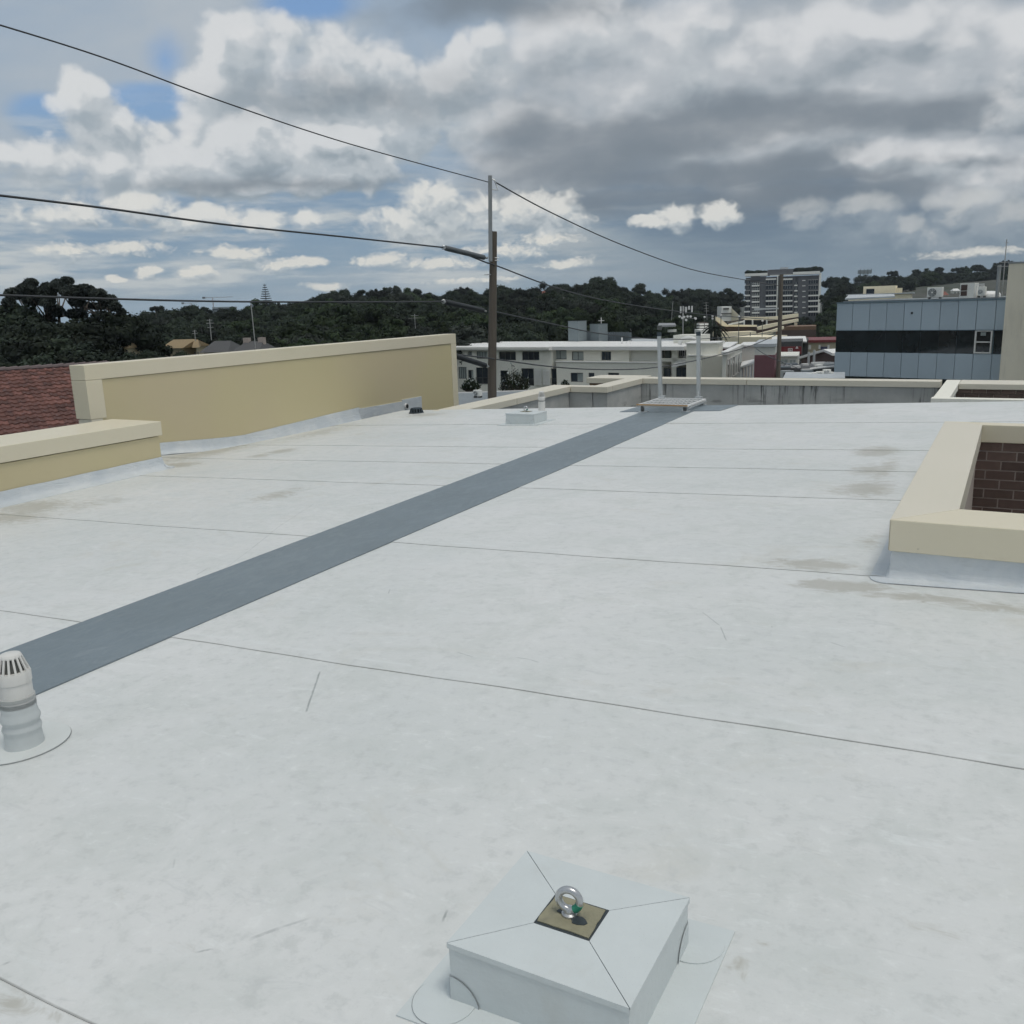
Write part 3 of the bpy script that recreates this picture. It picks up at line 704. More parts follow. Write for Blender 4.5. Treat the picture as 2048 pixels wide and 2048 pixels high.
# ---------------------------------------------------------------- roof anchors
def anchor(cx, cy, hx, hy, label, first=False):
    z = rz(cx, cy); A = thing('roof_anchor', label, 'roof anchor', (cx, cy, z), 'roof safety anchors on membrane covered blocks')
    h = .152; s = .012
    zr = lambda x, y: rz(x, y)
    m = MB()
    B4 = [(cx-hx, cy-hy), (cx+hx, cy-hy), (cx+hx, cy+hy), (cx-hx, cy+hy)]
    zt = z+h
    m.add([(x, y, zr(x, y)) for x, y in B4]+[(x, y, zt-.012) for x, y in B4], [(0, 1, 5, 4), (1, 2, 6, 5), (2, 3, 7, 6), (3, 0, 4, 7)])
    m.build('side_cover', 'pedestal_membrane', A)
    P = (.072, .060); zi = zt+.008
    out = [(cx-hx-.004, cy-hy-.004), (cx+hx+.004, cy-hy-.004), (cx+hx+.004, cy+hy+.004), (cx-hx-.004, cy+hy+.004)]
    inn = [(cx-P[0], cy-P[1]), (cx+P[0], cy-P[1]), (cx+P[0], cy+P[1]), (cx-P[0], cy+P[1])]
    for k in range(4):
        a, b = out[k], out[(k+1) % 4]; c_, d = inn[(k+1) % 4], inn[k]
        g = .0011
        av, bv, cv, dv = [Vector((p[0], p[1], 0)) for p in (a, b, c_, d)]
        e = (bv-av).normalized()*g
        av = av+e*1.2; bv = bv-e*1.2; cv = cv-e; dv = dv+e
        av.z = bv.z = zt; cv.z = dv.z = zi
        lipa = av.copy(); lipb = bv.copy(); lipa.z = lipb.z = zt-.014
        MB().add([av, bv, cv, dv, lipa, lipb, av-Vector((0, 0, .003)), bv-Vector((0, 0, .003)), cv-Vector((0, 0, .003)), dv-Vector((0, 0, .003))],
                 [(0, 1, 2, 3), (4, 5, 1, 0), (0, 3, 9, 6), (1, 7, 8, 2), (2, 8, 9, 3)]).build('top_flap', 'pedestal_membrane', A)
    # dark underlay seen through the mitre joints
    MB().prism(out and [(cx-hx+.004, cy-hy+.004), (cx+hx-.004, cy-hy+.004), (cx+hx-.004, cy+hy-.004), (cx-hx+.004, cy+hy-.004)], zt-.02, zt-.006).build('underlay', 'bitumen', A)
    MB().prism([(cx-P[0]-.001, cy-P[1]-.001), (cx+P[0]+.001, cy-P[1]-.001), (cx+P[0]+.001, cy+P[1]+.001), (cx-P[0]-.001, cy+P[1]+.001)], zt-.01, zi+.0015).build('sealant', 'bitumen', A, bev=.002)
    rnd = random.Random(4); pl = []
    for (x0, y0), (x1, y1) in [((-1, -1), (1, -1)), ((1, -1), (1, 1)), ((1, 1), (-1, 1)), ((-1, 1), (-1, -1))]:
        for k in range(6):
            t_ = k/6; j = rnd.uniform(.90, .965); pl.append((cx+(x0+(x1-x0)*t_)*P[0]*j, cy+(y0+(y1-y0)*t_)*P[1]*(j-.02)))
    MB().prism(pl, zi-.004, zi+.004).build('base_plate', 'plate_resin', A)
    for (ox, oy, n_, r_) in ((-.022, .004, 7, .018), (.022, -.012, 9, .024)):
        rr = [(cx+ox+math.cos(k*2*math.pi/n_)*r_*rnd.uniform(.6, 1.1), cy+oy+math.sin(k*2*math.pi/n_)*r_*rnd.uniform(.5, .9)) for k in range(n_)]
        MB().prism(rr, zi, zi+.0055).build('mastic_blob', 'bitumen', A)
    c0 = Vector((cx-.006, cy, zi+.004))
    MB().lathe(c0, [(.019, 0), (.019, .005), (.013, .008), (.012, .016), (.010, .020)], 16).build('shank', 'steel', A, smooth=True)
    R = .0265; pts = []
    dirv = Vector((.97, .12, 0)).normalized()
    for k in range(29):
        a = 2*math.pi*k/28; pts.append(c0+Vector((0, 0, .014+R))+dirv*(R*math.sin(a))-Vector((0, 0, 1))*(R*math.cos(a)*1.0))
    rg = MB().tube(pts, .0092, 12, cap=False).build('eye_ring', 'steel', A, smooth=True)
    MB().tube([c0+Vector((0, 0, .014+R))+dirv*(R*math.sin(a))-Vector((0, 0, 1))*(R*math.cos(a)) for a in (.5, .75, 1.0, 1.3)], .0104, 10).build('green_band', 'green_tag', A, smooth=True)
    # welded skirt and corner discs on the deck
    sk = MB(); w_ = .095
    for (x0, x1, y0, y1) in [(cx-hx-w_, cx+hx+w_, cy-hy-w_, cy-hy), (cx+hx, cx+hx+w_, cy-hy, cy+hy), (cx-hx-w_, cx-hx, cy-hy, cy+hy), (cx-hx-w_, cx+hx+w_, cy+hy, cy+hy+w_)]:
        sk.prism([(x0, y0), (x1, y0), (x1, y1), (x0, y1)], lambda x, y: rz(x, y)+.001, lambda x, y: rz(x, y)+.0075)
    sk.build('skirt', 'pedestal_membrane', A)
    for sx_, sy_ in ((-1, -1), (1, -1), (1, 1), (-1, 1)):
        X, Y = cx+sx_*hx, cy+sy_*hy; n_ = 28; rr = .078
        poly = [(X+sx_*.012+math.cos(k*2*math.pi/n_)*rr, Y+sy_*.012+math.sin(k*2*math.pi/n_)*rr) for k in range(n_)]
        MB().prism(poly, lambda x, y: rz(x, y)+.002, lambda x, y: rz(x, y)+.0105).build('corner_disc', 'pedestal_membrane', A)
        # the half of the disc that laps up the sides
        g = MB(); hpts = []
        for k in range(15):
            a = math.pi/2*k/14; hpts.append((rr*math.cos(a), rr*math.sin(a)*.95))
        V = [(X+sx_*.002, Y+sy_*.0025, zr(X, Y)+.002)]+[(X-sx_*u_, Y+sy_*.0025, zr(X, Y)+v_) for u_, v_ in hpts]
        g.add(V, [(0, k+1, k+2) for k in range(14)])
        V = [(X+sx_*.0025, Y+sy_*.002, zr(X, Y)+.002)]+[(X+sx_*.0025, Y-sy_*u_, zr(X, Y)+v_) for u_, v_ in hpts]
        g.add(V, [(0, k+1, k+2) for k in range(14)])
        g.build('corner_lap', 'pedestal_membrane', A)
        e = MB().tube([(X-sx_*u_, Y+sy_*.003, zr(X, Y)+v_) for u_, v_ in hpts], .0007, 4).build('lap_edge', 'tape_dark', A)
        ee = MB().tube([(X+sx_*.012+math.cos(k*2*math.pi/n_)*rr, Y+sy_*.012+math.sin(k*2*math.pi/n_)*rr, rz(X, Y)+.0068+sx_*math.cos(k*2*math.pi/n_)*0) for k in range(n_+1) if True], .0007, 4, cap=False)
        ee.build('disc_edge', 'tape_dark', A)
    return A
anchor(-.83, 1.735, .225, .20, 'white membrane block in the foreground with a steel eye bolt on top')
anchor(-6.02, 11.42, .225, .20, 'distant white membrane block with an eye bolt in front of the vent pipe')

# ---------------------------------------------------------------- vent pipes
def vent(cx, cy, H_, r, label, detail=True):
    z = rz(cx, cy); V = thing('vent_pipe', label, 'vent pipe', (cx, cy, z), 'white roof vent pipes')
    c_ = Vector((cx, cy, z)); b = H_
    if detail:
        MB().prism([(cx-.03+.19*math.cos(a), cy+.19*math.sin(a)) for a in np.linspace(0, 2*math.pi, 49)[:-1]], lambda x, y: rz(x, y)+.001, lambda x, y: rz(x, y)+.0085).build('base_disc', 'weld_membrane', V)
        MB().tube([(cx-.03+.191*math.cos(a), cy+.191*math.sin(a), rz(cx-.03+.191*math.cos(a), cy+.191*math.sin(a))+.0055) for a in np.linspace(0, 2*math.pi, 49)], .0014, 5, cap=False).build('disc_edge', 'tape_dark', V)
        prof = [(r*1.26, .003), (r*1.22, .012), (r*1.17, .03), (r*1.15, .055), (r*1.13, .066), (r*1.21, .080), (r*1.21, .087), (r*1.12, .100), (r*1.11, .108), (r*1.22, .122), (r*1.23, .130), (r*1.13, .146), (r*1.09, .16), (r*1.09, .20)]
        MB().lathe(c_, prof, 40).build('rubber_boot', 'boot_rubber', V, smooth=True)
        MB().lathe(c_, [(r*1.02, .18), (r*1.09, .181), (r*1.09, .20), (r*1.07, .202), (r*1.07, .208), (r*1.09, .21), (r*1.09, .222), (r*1.02, .224)], 40).build('tape_band', 'tape_grey', V, smooth=True)
        q = c_+Vector((-.6*r-.004, -.98*r, .206))
        MB().bar(q-Vector((.02, -.012, 0)), q+Vector((.02, -.002, 0)), .016, .018).build('clamp_screw', 'steel', V, bev=.002)
        MB().lathe(c_+Vector((0, 0, .21)), [(r, 0), (r, b-.21-.075)], 40).build('pipe', 'pvc_white', V, smooth=True)
    else:
        MB().lathe(c_, [(r*1.6, 0), (r*1.5, .01), (r*1.1, .02), (r, .1), (r, b-.12)], 24).build('pipe', 'pvc_white', V, smooth=True)
        MB().lathe(c_, [(r*1.02, b-.15), (r*1.06, b-.149), (r*1.06, b-.142), (r*1.02, b-.141)], 24).build('tape_band', 'sleeve_dark', V, smooth=True)
    zt = b-.08
    MB().lathe(c_+Vector((0, 0, zt-.045)), [(r*1.0, 0), (r*1.05, .002), (r*1.06, .04), (r*1.03, .045)], 40).build('cowl_collar', 'pvc_white', V, smooth=True)
    mm = MB(); n_ = 16
    for k in range(n_):
        a = 2*math.pi*k/n_; u = Vector((math.cos(a), math.sin(a), 0))
        mm.bar(c_+u*(r*.99)+Vector((0, 0, zt-.002)), c_+u*(r*.62)+Vector((0, 0, zt+.066)), r*.13, .006, upv=u)
    mm.build('cowl_ribs', 'pvc_white', V)
    MB().lathe(c_+Vector((0, 0, zt)), [(r*.88, -.01), (r*.5, .06)], 20).build('cowl_core', 'frame_dark', V)
    MB().lathe(c_+Vector((0, 0, zt+.06)), [(r*.66, 0), (r*.68, .006), (r*.60, .014), (r*.30, .018), (.0, .019)], 32).build('cowl_top', 'pvc_white', V, smooth=True)
    return V
vent(-3.437, 2.03, .405, .0615, 'white vent pipe with slotted cowl and ribbed boot at the left edge')
vent(-6.19, 12.25, .36, .052, 'distant white vent pipe with castellated cowl behind the small block', False)

# ---------------------------------------------------------------- step platform and ladder posts at the crest
lp = thing('access_platform', 'aluminium mesh step platform on short feet at the end of the grey walkway', 'platform', (-4.35, 12.8, rz(-4.35, 12.8)))
px0, px1, py0, py1, pz = -4.68, -3.97, 12.34, 13.24, .112
for (a, b) in (((px0, py0), (px1, py0)), ((px1, py0), (px1, py1)), ((px0, py1), (px1, py1)), ((px0, py0), (px0, py1))):
    MB().bar((a[0], a[1], pz-.006), (b[0], b[1], pz-.006), .022, .022).build('rail', 'white_metal', lp)
MB().bar((px0-.02, py0-.02, pz+.002), (px1+.02, py0-.02, pz+.002), .03, .016).build('nosing', 'timber_edge', lp)
MB().box(px0+.03, px1-.03, py0+.02, py0+.03, pz-.042, pz-.012).build('front_channel', 'galv', lp)
g0 = MB().bar((px0, py0+.07, pz), (px1, py0+.07, pz), .012, .008).build('cross_bar', 'aluminium', lp)
for k in range(1, 4):
    o = g0.copy(); col.objects.link(o); o.parent = lp; o.location = (0, k*.25, 0)
g1 = MB().bar((px0+.06, py0, pz-.008), (px0+.06, py1, pz-.008), .016, .012).build('long_bar', 'white_metal', lp)
for k in range(1, 11):
    o = g1.copy(); col.objects.link(o); o.parent = lp; o.location = (k*.062, 0, 0)
for (x, y) in ((px0+.05, py0+.03), (px1-.03, py0+.03), (px1-.03, py1-.1), (px0+.05, py1-.1)):
    zf = rz(x, y)+.01
    MB().box(x-.020, x+.020, y-.022, y+.022, zf, pz-.015).build('foot', 'frame_dark', lp)
    MB().box(x-.05, x+.07, y-.045, y+.045, zf-.006, zf+.012).build('foot_plate', 'galv', lp)
MB().bar((px1+.01, py0+.05, .075), (px1+.01, py1, .08), .02, .022).build('brace', 'galv', lp)
def post(xb, xt, label):
    t_ = thing('ladder_post', label, 'ladder post', (xb, 13.55, -1.6), 'upright ladder stiles')
    P0 = Vector((xb-.0, 13.52, .02)); P1 = Vector((xt, 13.60, 1.02))
    MB().bar(Vector((xb+.01, 13.50, -1.58)), P1, .054, .04, upv=Vector((0, 1, 0))).build('stile', 'aluminium', t_)
    MB().bar(P1, P1+Vector((-.002, .002, .06)), .058, .045, upv=Vector((0, 1, 0))).build('end_cap', 'drain_black', t_)
    MB().box(xb-.045, xb+.045, 13.40, 13.52, .09, .12).build('fixing_bracket', 'galv', t_)
    MB().tube([(xb, 13.44, .10), (xb-.005, 13.45, .20)], .014, 8).build('fixing_bolt', 'galv', t_)
    return t_
post(-4.72, -4.82, 'left of the two tall aluminium ladder posts behind the mesh platform')
post(-4.14, -4.20, 'right of the two tall aluminium ladder posts behind the mesh platform')

# ---------------------------------------------------------------- terrain
SKYLINE = [(-400,600,120),(0,640,120),(250,632,200),(303,622,230),(311,611,230),(331,610,230),(367,612,230),(407,614,230),(430,624,260),(466,607,260),(513,600,300),(566,593,300),(617,588,300),(653,574,300),(669,573,300),(700,581,300),(735,578,300),(770,577,310),(793,570,310),(824,576,320),(841,572,320),(900,578,320),(960,575,330),(1008,565,340),(1056,565,350),(1075,568,350),(1105,560,350),(1144,562,350),(1163,557,350),(1203,549,350),(1230,570,360),(1262,571,370),(1281,562,380),(1318,577,400),(1355,579,400),(1401,566,420),(1422,568,420),(1442,576,430),(1482,572,440),(1560,575,480),(1644,560,500),(1663,552,500),(1697,558,520),(1758,548,560),(1788,541,560),(1830,539,600),(1851,533,600),(1904,534,620),(1957,529,650),(2020,523,650),(2100,520,650),(2500,510,650)]
def skyl(px):
    for (a, b) in zip(SKYLINE, SKYLINE[1:]):
        if a[0] <= px <= b[0]:
            t_ = (px-a[0])/(b[0]-a[0]); return a[1]+(b[1]-a[1])*t_, a[2]+(b[2]-a[2])*t_
    return SKYLINE[0][1:] if px < 0 else SKYLINE[-1][1:]
def hor(px): return 638.8-.033*px
def ground_z(px, D):
    y, Ds = skyl(px); y += 62*max(0., 1-abs(px-1555)/130)**.6
    zt = 1.6 + (hor(px)-y)/FPX*Ds*1.03 - 12.0
    if D < 130: return -12.0
    t_ = min(1.0, (D-130)/max(40., Ds-130)); t_ = t_*t_*(3-2*t_)
    if D > Ds+60: return max(zt-(D-Ds-60)*.12, -14)
    return -12.0+(zt+12)*t_
Ds_ = [4, 15, 40, 80, 130, 160, 200, 240, 280, 320, 360, 400, 450, 500, 560, 620, 680, 760, 900, 1200, 1700, 2500]
TH = [rad(-180+3*i) for i in range(121)]
gm_ = MB(); nt_ = len(TH)
for th in TH:
    px = 1024+FPX*math.tan(th) if abs(th) < rad(50) else (-1145 if th < 0 else 3193)
    for D in Ds_:
        d = D/max(math.cos(th), .6); v = HF*math.cos(th)*d+HR*math.sin(th)*d
        gm_.v.append((v.x, v.y, ground_z(px, D)))
nd = len(Ds_)
for i in range(nt_-1):
    for j in range(nd-1):
        a = i*nd+j; gm_.f.append((a, a+nd, a+nd+1, a+1))
gm_.v.append((0, 0, -12.0)); k0 = len(gm_.v)-1
for i in range(nt_-1): gm_.f.append((k0, (i+1)*nd, i*nd))
tag(gm_.build('ground', 'ground_cover', smooth=True), kind='structure')

# ---------------------------------------------------------------- trees
def crown_mesh(name, seed, mat_, nclump=34, flat=.7, spread=1.0, leaf=.036, per=230, hollow=.55, uneven=.3, core=True, umbrella=False):
    R = np.random.RandomState(seed); cs = []
    while len(cs) < nclump:
        v = R.normal(size=3); v /= np.linalg.norm(v)
        if umbrella:
            if v[2] < .05: continue
        elif v[2] < -.45: continue
        r = R.uniform(hollow, .86)
        cs.append((v[0]*r*spread, v[1]*r*spread, v[2]*r*flat*(1+uneven*R.uniform(-.6, 1)), R.uniform(.15, .36)*(1 if R.rand() > .35 else .7)))
    V = []; Fq = []
    for (x, y, z, r) in cs:
        n = int(per*(r/.25)**2)
        d = R.normal(size=(n, 3)); d /= np.linalg.norm(d, axis=1)[:, None]
        rr = r*R.uniform(.72, 1.12, n)[:, None]; rr = np.where(R.rand(n)[:, None] > .9, rr*1.15, rr)
        c_ = np.array([x, y, z])+d*rr*np.array([1, 1, .8])
        nr = d+R.normal(size=(n, 3))*.32; nr /= np.linalg.norm(nr, axis=1)[:, None]
        t1 = np.cross(nr, R.normal(size=(n, 3))); t1 /= np.linalg.norm(t1, axis=1)[:, None]; t2 = np.cross(nr, t1)
        s = leaf*R.uniform(.6, 1.35, n)[:, None]
        q = np.stack([c_-t1*s-t2*s*.6, c_+t1*s-t2*s*.6, c_+t1*s*.8+t2*s*.7, c_-t1*s*.8+t2*s*.6], 1).reshape(-1, 3)
        k = sum(len(a) for a in V); V.append(q); Fq.append(np.arange(len(q)).reshape(-1, 4)+k)
    V2 = []; F3 = []
    base = sum(len(a) for a in V)
    if core:
        t = (1+5**.5)/2
        iv = np.array([(-1,t,0),(1,t,0),(-1,-t,0),(1,-t,0),(0,-1,t),(0,1,t),(0,-1,-t),(0,1,-t),(t,0,-1),(t,0,1),(-t,0,-1),(-t,0,1)])/math.hypot(1, t)
        ifc = [(0,11,5),(0,5,1),(0,1,7),(0,7,10),(0,10,11),(1,5,9),(5,11,4),(11,10,2),(10,7,6),(7,1,8),(3,9,4),(3,4,2),(3,2,6),(3,6,8),(3,8,9),(4,9,5),(2,4,11),(6,2,10),(8,6,7),(9,8,1)]
        for (x, y, z, r) in cs:
            k = base+sum(len(a) for a in V2)
            V2.append(np.array([x, y, z])+iv*r*.86*np.array([1, 1, .8])*R.uniform(.8, 1.1, (12, 1)))
            F3 += [(a+k, b+k, c_+k) for a, b, c_ in ifc]
        if not umbrella:
            k = base+sum(len(a) for a in V2); V2.append(iv*np.array([.62*spread, .62*spread, .55*flat])); F3 += [(a+k, b+k, c_+k) for a, b, c_ in ifc]
    allv = np.concatenate(V+V2)
    me = bpy.data.meshes.new(name)
    me.from_pydata(allv.tolist(), [], np.concatenate(Fq).tolist()+F3); me.materials.append(MATS[mat_]); me.update()
    me['clumps'] = len(cs)
    return me, cs
def trunk_mesh(name, cs, seed, mat_, base=-2.2, thick=.06, nl=9):
    R = random.Random(seed); m = MB()
    top = Vector((R.uniform(-.08, .08), R.uniform(-.08, .08), -.1))
    m.tube([(0, 0, base), (R.uniform(-.05, .05), R.uniform(-.05, .05), base*.5), top], [thick*1.5, thick*1.1, thick*.8], 7)
    for (x, y, z, r) in sorted(cs, key=lambda c_: -c_[3])[:nl]:
        e = Vector((x, y, z)); s0 = top.lerp(Vector((0, 0, base)), R.uniform(.0, .35)); mid = s0.lerp(e, .5)+Vector((0, 0, -.06+R.uniform(-.04, .04)))
        m.tube([s0, mid, e], [thick*.55, thick*.35, thick*.12], 5, cap=False)
    me = bpy.data.meshes.new(name); me.from_pydata(m.v, [], m.f); me.materials.append(MATS[mat_]); me.update(); return me
KIND = {}
specs = [('round', 'leaf_dark', dict(nclump=44, flat=.85)), ('broad', 'leaf_dark', dict(nclump=48, flat=.55, spread=1.1)), ('loose', 'leaf_grey', dict(nclump=26, flat=.8, hollow=.6, leaf=.03)),
         ('tallish', 'leaf_dark', dict(nclump=42, flat=1.25, spread=.8)), ('dome', 'leaf_mid', dict(nclump=46, flat=.75, hollow=.7, uneven=.15)), ('ragged', 'leaf_grey', dict(nclump=24, flat=1.0, spread=.9, uneven=.6, leaf=.03)),
         ('rusty', 'leaf_rust', dict(nclump=26, flat=.8)), ('oval', 'leaf_mid', dict(nclump=34, flat=1.0))]
for i, (k, mt, kw) in enumerate(specs):
    me, cs = crown_mesh('crown_'+k, 11+i, mt, **kw); KIND[k] = (me, trunk_mesh('trunk_'+k, cs, i, 'bark'), max(c_[2]+c_[3] for c_ in cs))
def tree(px, ytop, D, R_, kind, label, group, zbase=None, hs=1.0):
    me, tr, top = KIND[kind]
    P = W(px, ytop, D); zc_ = P.z - top*R_*hs
    T = thing('tree', label, 'tree', (P.x, P.y, zc_-2.2*R_*hs), group)
    a = random.uniform(0, 6.28)
    for nm, mesh in (('crown', me), ('trunk', tr)):
        o = bpy.data.objects.new(nm, mesh); col.objects.link(o); o.parent = T
        o.location = (0, 0, 2.2*R_*hs); o.scale = (R_, R_, R_*hs); o.rotation_euler = (0, 0, a)
    return T
R = random.Random(21)
LG = {'l': ('dark tree on the low wooded ridge left of the utility pole', 'trees on the left ridge'), 'm': ('dark tree on the wooded hillside between the utility pole and the apartment tower', 'trees on the middle hillside'),
      'r': ('dark tree on the high wooded hill right of the apartment tower', 'trees on the right hill')}
KW = dict(round='rounded dark', broad='broad low', loose='loose greyish', tallish='tall narrow', ragged='ragged open', dome='domed lighter', oval='upright green', rusty='rusty')
ZN = [(-400, 300, 'above the tiled roof'), (300, 470, 'left of the guyed mast'), (470, 620, 'around the norfolk pine'), (620, 790, 'above the middle of the tall wall'), (790, 960, 'between the tall wall end and the main pole'),
      (960, 1120, 'just right of the main pole'), (1120, 1250, 'above the two grey risers'), (1250, 1370, 'behind the left ladder post'), (1370, 1560, 'left of the apartment tower'), (1560, 1800, 'right of the apartment tower'), (1800, 2600, 'above the blue building')]
def lab(px, kind, row):
    z = next(z for a, b, z in ZN if a <= px < b)
    return KW[kind]+' tree '+row+' '+z, 'trees '+row+' '+z
def reg(px): return LG['l'] if px < 960 else LG['m'] if px < 1560 else LG['r']
kinds_sky = ['round', 'broad', 'loose', 'tallish', 'ragged', 'round', 'broad', 'oval']
px = 255
while px < 2075:
    y, D = skyl(px)
    if not (1472 < px < 1652):
        R_ = R.uniform(3.6, 7.8)*(D/330)**.3
        kd = R.choice(kinds_sky); tree(px, y+R.choice([-4, -1, 0, 2, 5, 10, 13]), D*R.uniform(.95, 1.05), R_, kd, *lab(px, kd, 'on the skyline'))
    px += R.uniform(15, 25)
# rows in front, falling towards the town
for (drop, f, x0, x1, step) in [(11, .90, 240, 2060, 30), (23, .76, 230, 1660, 32), (36, .64, 225, 1000, 33), (38, .66, 1000, 1480, 36), (52, .52, 200, 960, 38), (52, .56, 1000, 1420, 40), (66, .45, 200, 930, 44), (70, .46, 950, 1300, 48), (84, .40, 560, 930, 50), (86, .40, 960, 1120, 50)]:
    px = x0
    while px < x1:
        y, D = skyl(px); D = D*f*R.uniform(.95, 1.05); yy = y+drop*R.uniform(.85, 1.2)
        lim = 668 if px < 520 else 690
        if yy < lim and not (1455 < px < 1655):
            kd = R.choice(kinds_sky+['oval', 'dome']); tree(px, yy, max(D, 122), R.uniform(4.2, 6.4)*(max(D, 95)/240)**.35, kd, *lab(px, kd, 'on the upper slope' if f > .7 else 'on the lower slope'))
        px += step*R.uniform(.7, 1.3)
# the rounded lighter clump behind the tall wall
for (x, y, D, r_) in [(640,612,150,6),(690,604,150,6),(735,612,148,5.5),(770,634,140,5),(800,650,138,4.6),(700,640,132,5),(640,648,130,5),(745,660,125,4.5),(590,640,135,5),(835,668,130,4),(690,668,118,4.5),(620,672,118,4.5),(555,668,122,4.5),(790,680,118,3.6),(868,676,128,3.5)]:
    tree(x, y, D, r_, R.choice(['dome', 'oval', 'dome']), 'green tree '+('high' if y < 630 else 'low' if y > 664 else 'midway')+' in the clump beyond the tall wall, '+('left part' if x < 630 else 'middle' if x < 750 else 'right part'), 'rounded trees beyond the tall wall')
for (x, y, D, r_) in [(1020,640,170,6),(1062,632,170,6),(1100,645,168,5.5),(1130,662,165,5),(1030,668,155,5),(1085,672,155,5),(985,656,165,5.5),(940,650,165,5.5),(905,660,160,5),(1045,652,160,5)]:
    tree(x, y, D, r_, R.choice(['dome', 'dome', 'round']), 'dense rounded tree '+('upper' if y < 648 else 'lower')+' row behind the white apartment block, '+('left' if x < 1000 else 'middle' if x < 1070 else 'right')+' of the row', 'rounded trees behind the white block')
# dark near mass at the far left
for (x, y, D, r_) in [(-20,600,92,5),(20,640,88,4.6),(70,628,90,4.2),(120,636,88,4.2),(175,640,88,4.2),(225,622,95,4),(260,632,100,4),(300,645,122,4),(-10,668,78,4),(45,672,76,4),(105,668,76,4),(150,680,76,3.6),(215,664,120,4),(265,670,120,3.8),(330,666,120,3.6),(0,704,60,3.4),(70,702,60,3.2),(140,700,62,3.2),(205,706,64,3),(380,668,120,3.4),(450,668,120,3.6),(505,668,118,3.4),(285,698,86,2.2),(365,700,88,1.8)]:
    tree(x, y, D, r_, R.choice(['round', 'broad', 'tallish', 'round']), 'dark tree '+('high' if y < 650 else 'low' if y > 690 else 'midway')+' behind the tiled roof, '+('at the left edge' if x < 50 else 'under the eucalyptus' if x < 150 else 'right of the eucalyptus' if x < 250 else 'near the tan roofs' if x < 400 else 'near the grey roofs'), 'dark trees behind the tiled roof')
for (x, y, D, r_, k) in [(1672,590,260,5,'round'),(1668,606,250,5,'oval'),(1655,622,240,4.5,'round'),(1662,640,235,5,'oval'),(1690,586,270,6,'round'),(1720,575,300,6,'ragged'),(1745,570,330,6,'round'),(1640,642,235,4,'oval'),(1665,566,420,6,'ragged'),(1684,572,400,6,'round'),(1655,580,420,4,'oval')]:
    tree(x, y, D, r_, k, KW[k]+' tree '+('on the skyline' if y < 582 else 'high' if y < 610 else 'low')+' between the apartment tower and the blue building', 'trees beside the apartment tower')
for (x, y, D, r_) in [(1388,612,300,5),(1360,640,210,4.6),(1335,650,205,4.4),(1310,640,215,4.6),(1350,662,190,4),(1370,628,250,5)]:
    tree(x, y, D, r_, R.choice(['round', 'oval']), 'dark tree among the rooftops left of the cream station roofs', 'trees beside the station roofs')
# wispy rooftop planting on the tower
def shrub_row(x0, x1, y, D, parent, n=7, r_=1.5):
    for i in range(n):
        xx = x0+(x1-x0)*(i+.5)/n; P = W(xx, y, D)
        o = bpy.data.objects.new('planting', KIND['round'][0]); col.objects.link(o); o.parent = parent
        o.location = P-parent.location; s_ = r_*R.uniform(.8, 1.25); o.scale = (s_*1.2, s_*1.2, s_); o.rotation_euler = (0, 0, R.uniform(0, 6))
